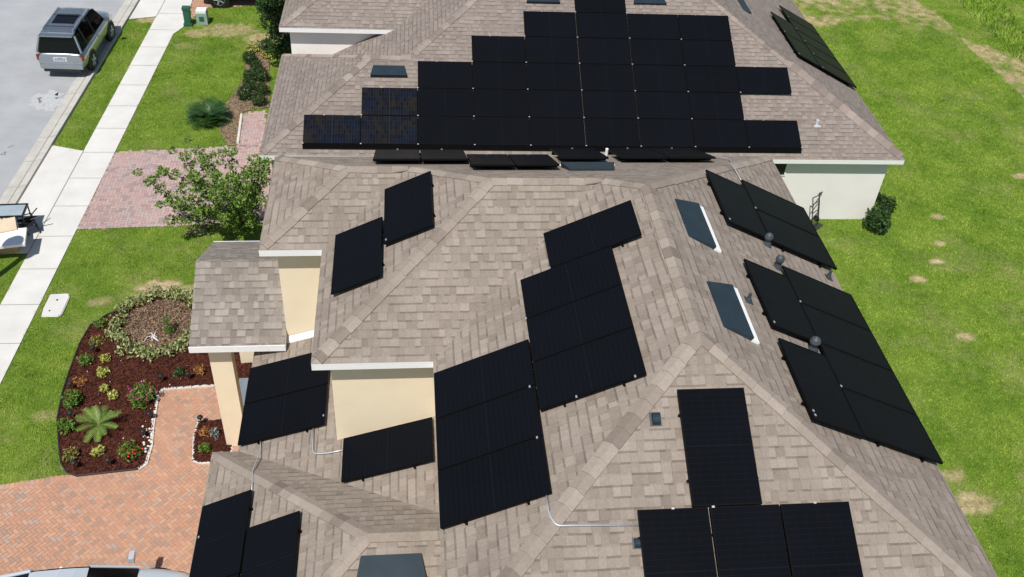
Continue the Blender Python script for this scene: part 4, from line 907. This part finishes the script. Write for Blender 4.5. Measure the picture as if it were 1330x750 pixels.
# lamp post (its shadow crosses the verge)
hd=at(38,328); Hh=5.2; bp=Vector((hd.x+sv.x/sv.z*Hh,hd.y+sv.y/sv.z*Hh,0)); g=thing('street_lamp','dark street lamp at the left edge whose shadow crosses the verge','street lamp',bp); q=MB(); q.tube([(0,0,0),(0,0,.5),(0,0,4.9)],[.16,.12,.09],12); q.build('pole','black',g,smooth=True); q=MB(); q.lathe([(.10,4.9),(.24,5.0),(.26,5.2),(.20,5.4),(.05,5.5)],(0,0,0),16); q.build('lantern','black',g,smooth=True)
# ------------------------------------------------------------------ vehicles
def loftbody(st,name,mat,parent,sub=2):
    # st: list of (y, [(x,z)...]) half sections from bottom centre round to top centre
    mb=MB(); n=len(st[0][1]); V=[]
    for y,sec in st:
        full=[(x,z) for x,z in sec]+[(-x,z) for x,z in reversed(sec) if x>1e-6]
        V.append([(x,y,z) for x,z in full])
    k=len(V[0])
    for a,b in zip(V,V[1:]):
        for i in range(k):
            j=(i+1)%k; mb.poly([a[i],b[i],b[j],a[j]])
    mb.poly(V[0]); mb.poly(list(reversed(V[-1])))
    o=mb.build(name,mat,parent); me=o.data; b=bmesh.new(); b.from_mesh(me); bmesh.ops.remove_doubles(b,verts=b.verts,dist=1e-4); bmesh.ops.recalc_face_normals(b,faces=b.faces); b.to_mesh(me); b.free()
    me.polygons.foreach_set('use_smooth',[True]*len(me.polygons)); s=o.modifiers.new('s','SUBSURF'); s.levels=sub; s.render_levels=sub; return o
def carmake(name,label,loc,rz,kind,paint,plate=True):
    car=thing(name,label,'car',loc,rz)
    if kind=='suv': L,hw,bz,rz_,y=4.7,.93,1.02,1.70,dict(f=2.35,r=-2.35,wb=1.05,rf=.55,rr=-2.08,rb=-2.28); hood=.98;zb=.32
    else: L,hw,bz,rz_,y=4.6,.90,.92,1.43,dict(f=2.3,r=-2.3,wb=1.15,rf=.35,rr=-.75,rb=-1.55); hood=.78;zb=.24
    def sec(w,z0,z1,top): return [(0,z0),(w*.80,z0),(w*.97,z0+.10),(w,(z0+z1)/2),(w*.985,z1-.12),(w*.90,z1-.01),(w*.70,top),(0,top+.015)]
    if kind=='suv': st=[(-L/2,sec(hw*.90,.45,.92,.94)),(-L/2+.05,sec(hw*.95,.38,.98,1.0)),(-L/2+.35,sec(hw,zb,bz,bz+.02)),(-1.2,sec(hw,zb,bz,bz+.02)),(0,sec(hw,zb,bz,bz+.02)),(1.1,sec(hw,zb,bz,bz+.03)),(1.6,sec(hw*.99,zb,bz-.02,bz+.02)),(2.1,sec(hw*.93,zb,.9,.95)),(2.28,sec(hw*.84,.36,.82,.86)),(2.35,sec(hw*.76,.42,.74,.78))]
    else: st=[(-L/2,sec(hw*.80,.42,.78,.80)),(-L/2+.08,sec(hw*.90,.32,.88,.91)),(-1.7,sec(hw,zb,bz,bz+.03)),(-1.0,sec(hw,zb,bz,bz+.02)),(0,sec(hw,zb,bz,bz+.0)),(1.1,sec(hw,zb,bz-.02,bz+.02)),(1.6,sec(hw*.98,zb,.84,.90)),(2.05,sec(hw*.90,zb,.74,.80)),(2.24,sec(hw*.78,.32,.66,.70)),(2.3,sec(hw*.68,.38,.58,.62))]
    body=loftbody(st,'body',paint,car)
    # cabin: roof lofted in paint, glass set into it
    wb_,wt=hw*.90,hw*.67 if kind=='suv' else hw*.64
    lo=bz+.0
    def cabin(shrink,dz):
        a=[(y['rb'],lo),(y['rr'],rz_-dz-.06),(y['rr']+.35,rz_-dz),((y['rf']+y['rr'])/2,rz_-dz+.02),(y['rf']-.2,rz_-dz-.005),(y['rf'],rz_-dz-.05),(y['wb'],lo)]
        return a
    gl=MB(); prof=cabin(0,.015); cw=lambda z:wb_+(wt-wb_)*(z-lo)/(rz_-lo)
    for (ya,za),(yb,zb_) in zip(prof,prof[1:]): gl.poly([(-cw(za),ya,za),(cw(za),ya,za),(cw(zb_),yb,zb_),(-cw(zb_),yb,zb_)])
    for s in (-1,1): gl.poly([(s*cw(z),yy_,z) for yy_,z in prof])
    gl.build('window','carglass',car)
    # roof skin
    rp=[(y['rr']-.03,rz_-.085),(y['rr']+.10,rz_-.02),(y['rr']+.5,rz_+.0),((y['rf']+y['rr'])/2,rz_+.02),(y['rf']-.25,rz_+.0),(y['rf']-.02,rz_-.05)]
    sk=MB(); rows_=[]
    for yy_,z in rp:
        w_=cw(z)+.012; rows_.append([(-w_,yy_,z-.05),(-w_*.93,yy_,z),(-w_*.5,yy_,z+.02),(w_*.5,yy_,z+.02),(w_*.93,yy_,z),(w_,yy_,z-.05)])
    for a,b in zip(rows_,rows_[1:]):
        for i in range(5): sk.poly([a[i],a[i+1],b[i+1],b[i]])
    rf=sk.build('roof',paint,car,smooth=True)
    # pillars
    def pil(ya,za,yb,zb_,r=.035):
        for s in (-1,1): MB().tube([(s*(cw(za)+.004),ya,za),(s*(cw(zb_)+.004),yb,zb_)],r,6).build('pillar',paint if ya==y['rb'] or kind!='suv' else 'black',car)
    pil(y['wb']+.02,lo,y['rf'],rz_-.06,.032); pil(y['rb'],lo,y['rr'],rz_-.09,.05); 
    if kind=='suv': pil(-1.45,lo,-1.45,rz_-.04,.05); pil(-.35,lo,-.35,rz_-.04,.035)
    else: pil(-.2,lo,-.2,rz_-.04,.03)
    wr=.37 if kind=='suv' else .33; wy=(1.42,-1.42)
    for s in (-1,1):
        for yy_ in wy:
            R3=Matrix.Rotation(math.pi/2,3,'Y'); wm_=bpy.data.objects.new('wheel',None); C.objects.link(wm_); wm_.parent=car; wm_.location=(s*(hw-.10),yy_,wr)
            q=MB(); q.lathe([(wr*.66,-.11),(wr*.95,-.11),(wr,-.07),(wr,.07),(wr*.95,.11),(wr*.66,.11)],(0,0,0),28,axis=R3); q.build('tyre','rubber',wm_,smooth=False)
            q=MB(); q.lathe([(wr*.66,s*.10),(wr*.64,s*.115),(wr*.56,s*.10),(wr*.12,s*.085)],(0,0,0),24,axis=R3)
            for k in range(5):
                a=2*math.pi*k/5; dv=Vector((0,math.cos(a),math.sin(a))); q.tube([Vector((s*.10,0,0))+dv*.03,Vector((s*.108,0,0))+dv*wr*.6],[.045,.03],6)
            q.build('rim','rim',wm_)
            q=MB(); q.lathe([(wr*1.16,-.02),(wr*1.16,.012)],(s*(hw-.008)-wm_.location.x,0,0),28,axis=R3); q.build('wheel_arch','black',wm_)
    for s in (-1,1):
        q=MB(); q.box((-.10,-.05,-.07),(.10,.05,.08)); o=q.build('mirror',paint,car,bevel=.03); o.location=(s*(hw+.10),y['wb']-.15,lo+.08)
        q=MB(); q.box((-.09,-.03,-.11),(.09,.04,.11)) if kind=='suv' else q.box((-.16,-.04,-.07),(.12,.04,.07)); o=q.build('tail_light','tail',car,bevel=.02); o.location=(s*(hw-.13),y['r']+.06,.83 if kind=='suv' else .72)
        q=MB(); q.box((-.16,-.06,-.07),(.14,.04,.06)); o=q.build('headlight','lens',car,bevel=.03); o.location=(s*(hw-.28),y['f']-.12,.72 if kind=='suv' else .60)
        q=MB(); q.box((-.005,-.08,-.015),(.01,.08,.015)); o=q.build('door_handle',paint,car); o.location=(s*(hw-.005),-.2,bz-.18)
    if kind=='suv':
        for s in (-1,1): q=MB(); q.tube([(s*cw(rz_)*.9,y['rr']+.2,rz_+.0),(s*cw(rz_)*.9,y['rr']+.3,rz_+.07),(s*cw(rz_)*.9,y['rf']-.3,rz_+.07),(s*cw(rz_)*.9,y['rf']-.15,rz_+.0)],.02,6); q.build('roof_rail','chrome',rf)
        q=MB()
        for k in range(2): q.tube([(-cw(rz_)*.88,-1.55+k*1.1,rz_+.07),(cw(rz_)*.88,-1.55+k*1.1,rz_+.07)],.018,6)
        q.build('cross_bar','black',rf)
        q=MB(); q.box((-.42,-1.2,rz_+.0355),(.42,-.3,rz_+.045)); q.build('sunroof','carglass',rf)
        q=MB(); q.box((-.80,y['r']-.06,.42),(.80,y['r']+.12,.60)); q.build('bumper',paint,car,bevel=.04)
        q=MB(); q.box((-.70,y['r']-.05,.30),(.70,y['r']+.10,.415)); q.build('bumper','black',car,bevel=.03)
        # sloped tailgate with glass
        q=MB(); z0,z1=1.07,1.56; ys=lambda z:y['rb']+(y['rr']-y['rb'])*(z-lo)/(rz_-.06-lo)-.03
        q.poly([(-.76,ys(z0),z0),(.76,ys(z0),z0),(.64,ys(z1),z1),(-.64,ys(z1),z1)]); q.build('window','carglass',car)
        q=MB(); q.box((-.62,y['rr']-.22,rz_-.06),(.62,y['rr']+.03,rz_-.02)); q.build('spoiler',paint,rf,bevel=.015)
        q=MB(); q.box((-.26,y['r']-.02,.70),(.26,y['r']+.03,.86)); pt_=q.build('number_plate','plate',car,bevel=.005)
        q=MB()
        for k in range(6): x0=-.20+k*.07; q.box((x0,y['r']-.026,.74),(x0+.035,y['r']-.021,.82)) 
        q.box((-.09,y['r']-.026,.83),(.09,y['r']-.021,.85)); q.build('plate_print','plate_blue',pt_)
    else:
        q=MB(); q.box((-.26,y['r']-.02,.55),(.26,y['r']+.03,.68)); q.build('number_plate','plate',car)
        q=MB(); q.box((-.72,y['r']-.05,.30),(.72,y['r']+.10,.46)); q.build('bumper',paint,car,bevel=.04); q=MB(); q.box((-.62,y['f']-.12,.28),(.62,y['f']+.04,.42)); q.build('bumper',paint,car,bevel=.04)
    return car
sl_,sr_=at(52,98),at(113,99); a=math.atan2(XG1(20)-XG1(10),10); cx=(sl_.x+sr_.x)/2; 
carmake('parked_suv','silver-grey station wagon parked along the kerb, seen from behind',((cx+.10),(sl_.y+2.42),0),-a,'suv','paint_grey')
sv_=bpy.data.objects['parked_suv']; sv_.scale=(.95,.87,1); sv_.location.y-=.62; sv_.location.x+=.12
for w_ in [o for o in C.objects if o.parent==sv_ and o.name.startswith('wheel')]: w_.scale=(1,1/.87,1)
mz=at(158,729,1.05); sx_=at(188,742,.95)
carmake('parked_sedan','silver sedan at the bottom edge on the salmon driveway, only its far side showing',(sx_.x-1.25,mz.y-.93,0),-math.pi/2+.045,'sedan','paint_silver')
bw=at(282,11); bc=carmake('parked_wagon','black car with silver wheels on the driveway at the top edge',(bw.x+1.55,bw.y+.93,0),math.pi/2,'suv','paint_black')
q=MB(); q.box((.925,-1.0,.55),(.945,1.0,.60)); q.box((-.945,-1.0,.55),(-.925,1.0,.60)); q.build('side_trim','chrome',bc)

# stains on the road
M['stain_dark']=simple('oil_stain',(.16,.165,.17),.8,.3,9.); M['stain_pale']=simple('pale_stain',(.41,.42,.43),.9,.15,9.)
def stain(px,py,rx,ry,mat,n=3):
    mb=MB(); c=at(px,py)
    for k in range(n):
        ox,oy=random.uniform(-1,1)*rx*.8,random.uniform(-1,1)*ry*.8; R_2=random.uniform(.3,.6); ph=random.uniform(0,6)
        mb.poly([(c.x+ox+rx*R_2*(1+.3*math.sin(3*t+ph)+.2*math.sin(7*t))*math.cos(t),c.y+oy+ry*R_2*(1+.3*math.sin(3*t+ph)+.2*math.sin(7*t))*math.sin(t),.0065+.0007*k) for t in np.linspace(0,2*math.pi,22,endpoint=False)])
    struct(mb.build('road_stain',mat))
stain(66,133,.75,.7,'stain_pale',6); stain(54,130,.22,.35,'stain_dark',4); stain(73,126,.12,.25,'stain_dark',3); stain(5,200,.08,.1,'stain_dark',3); stain(16,190,.1,.08,'stain_dark',2)
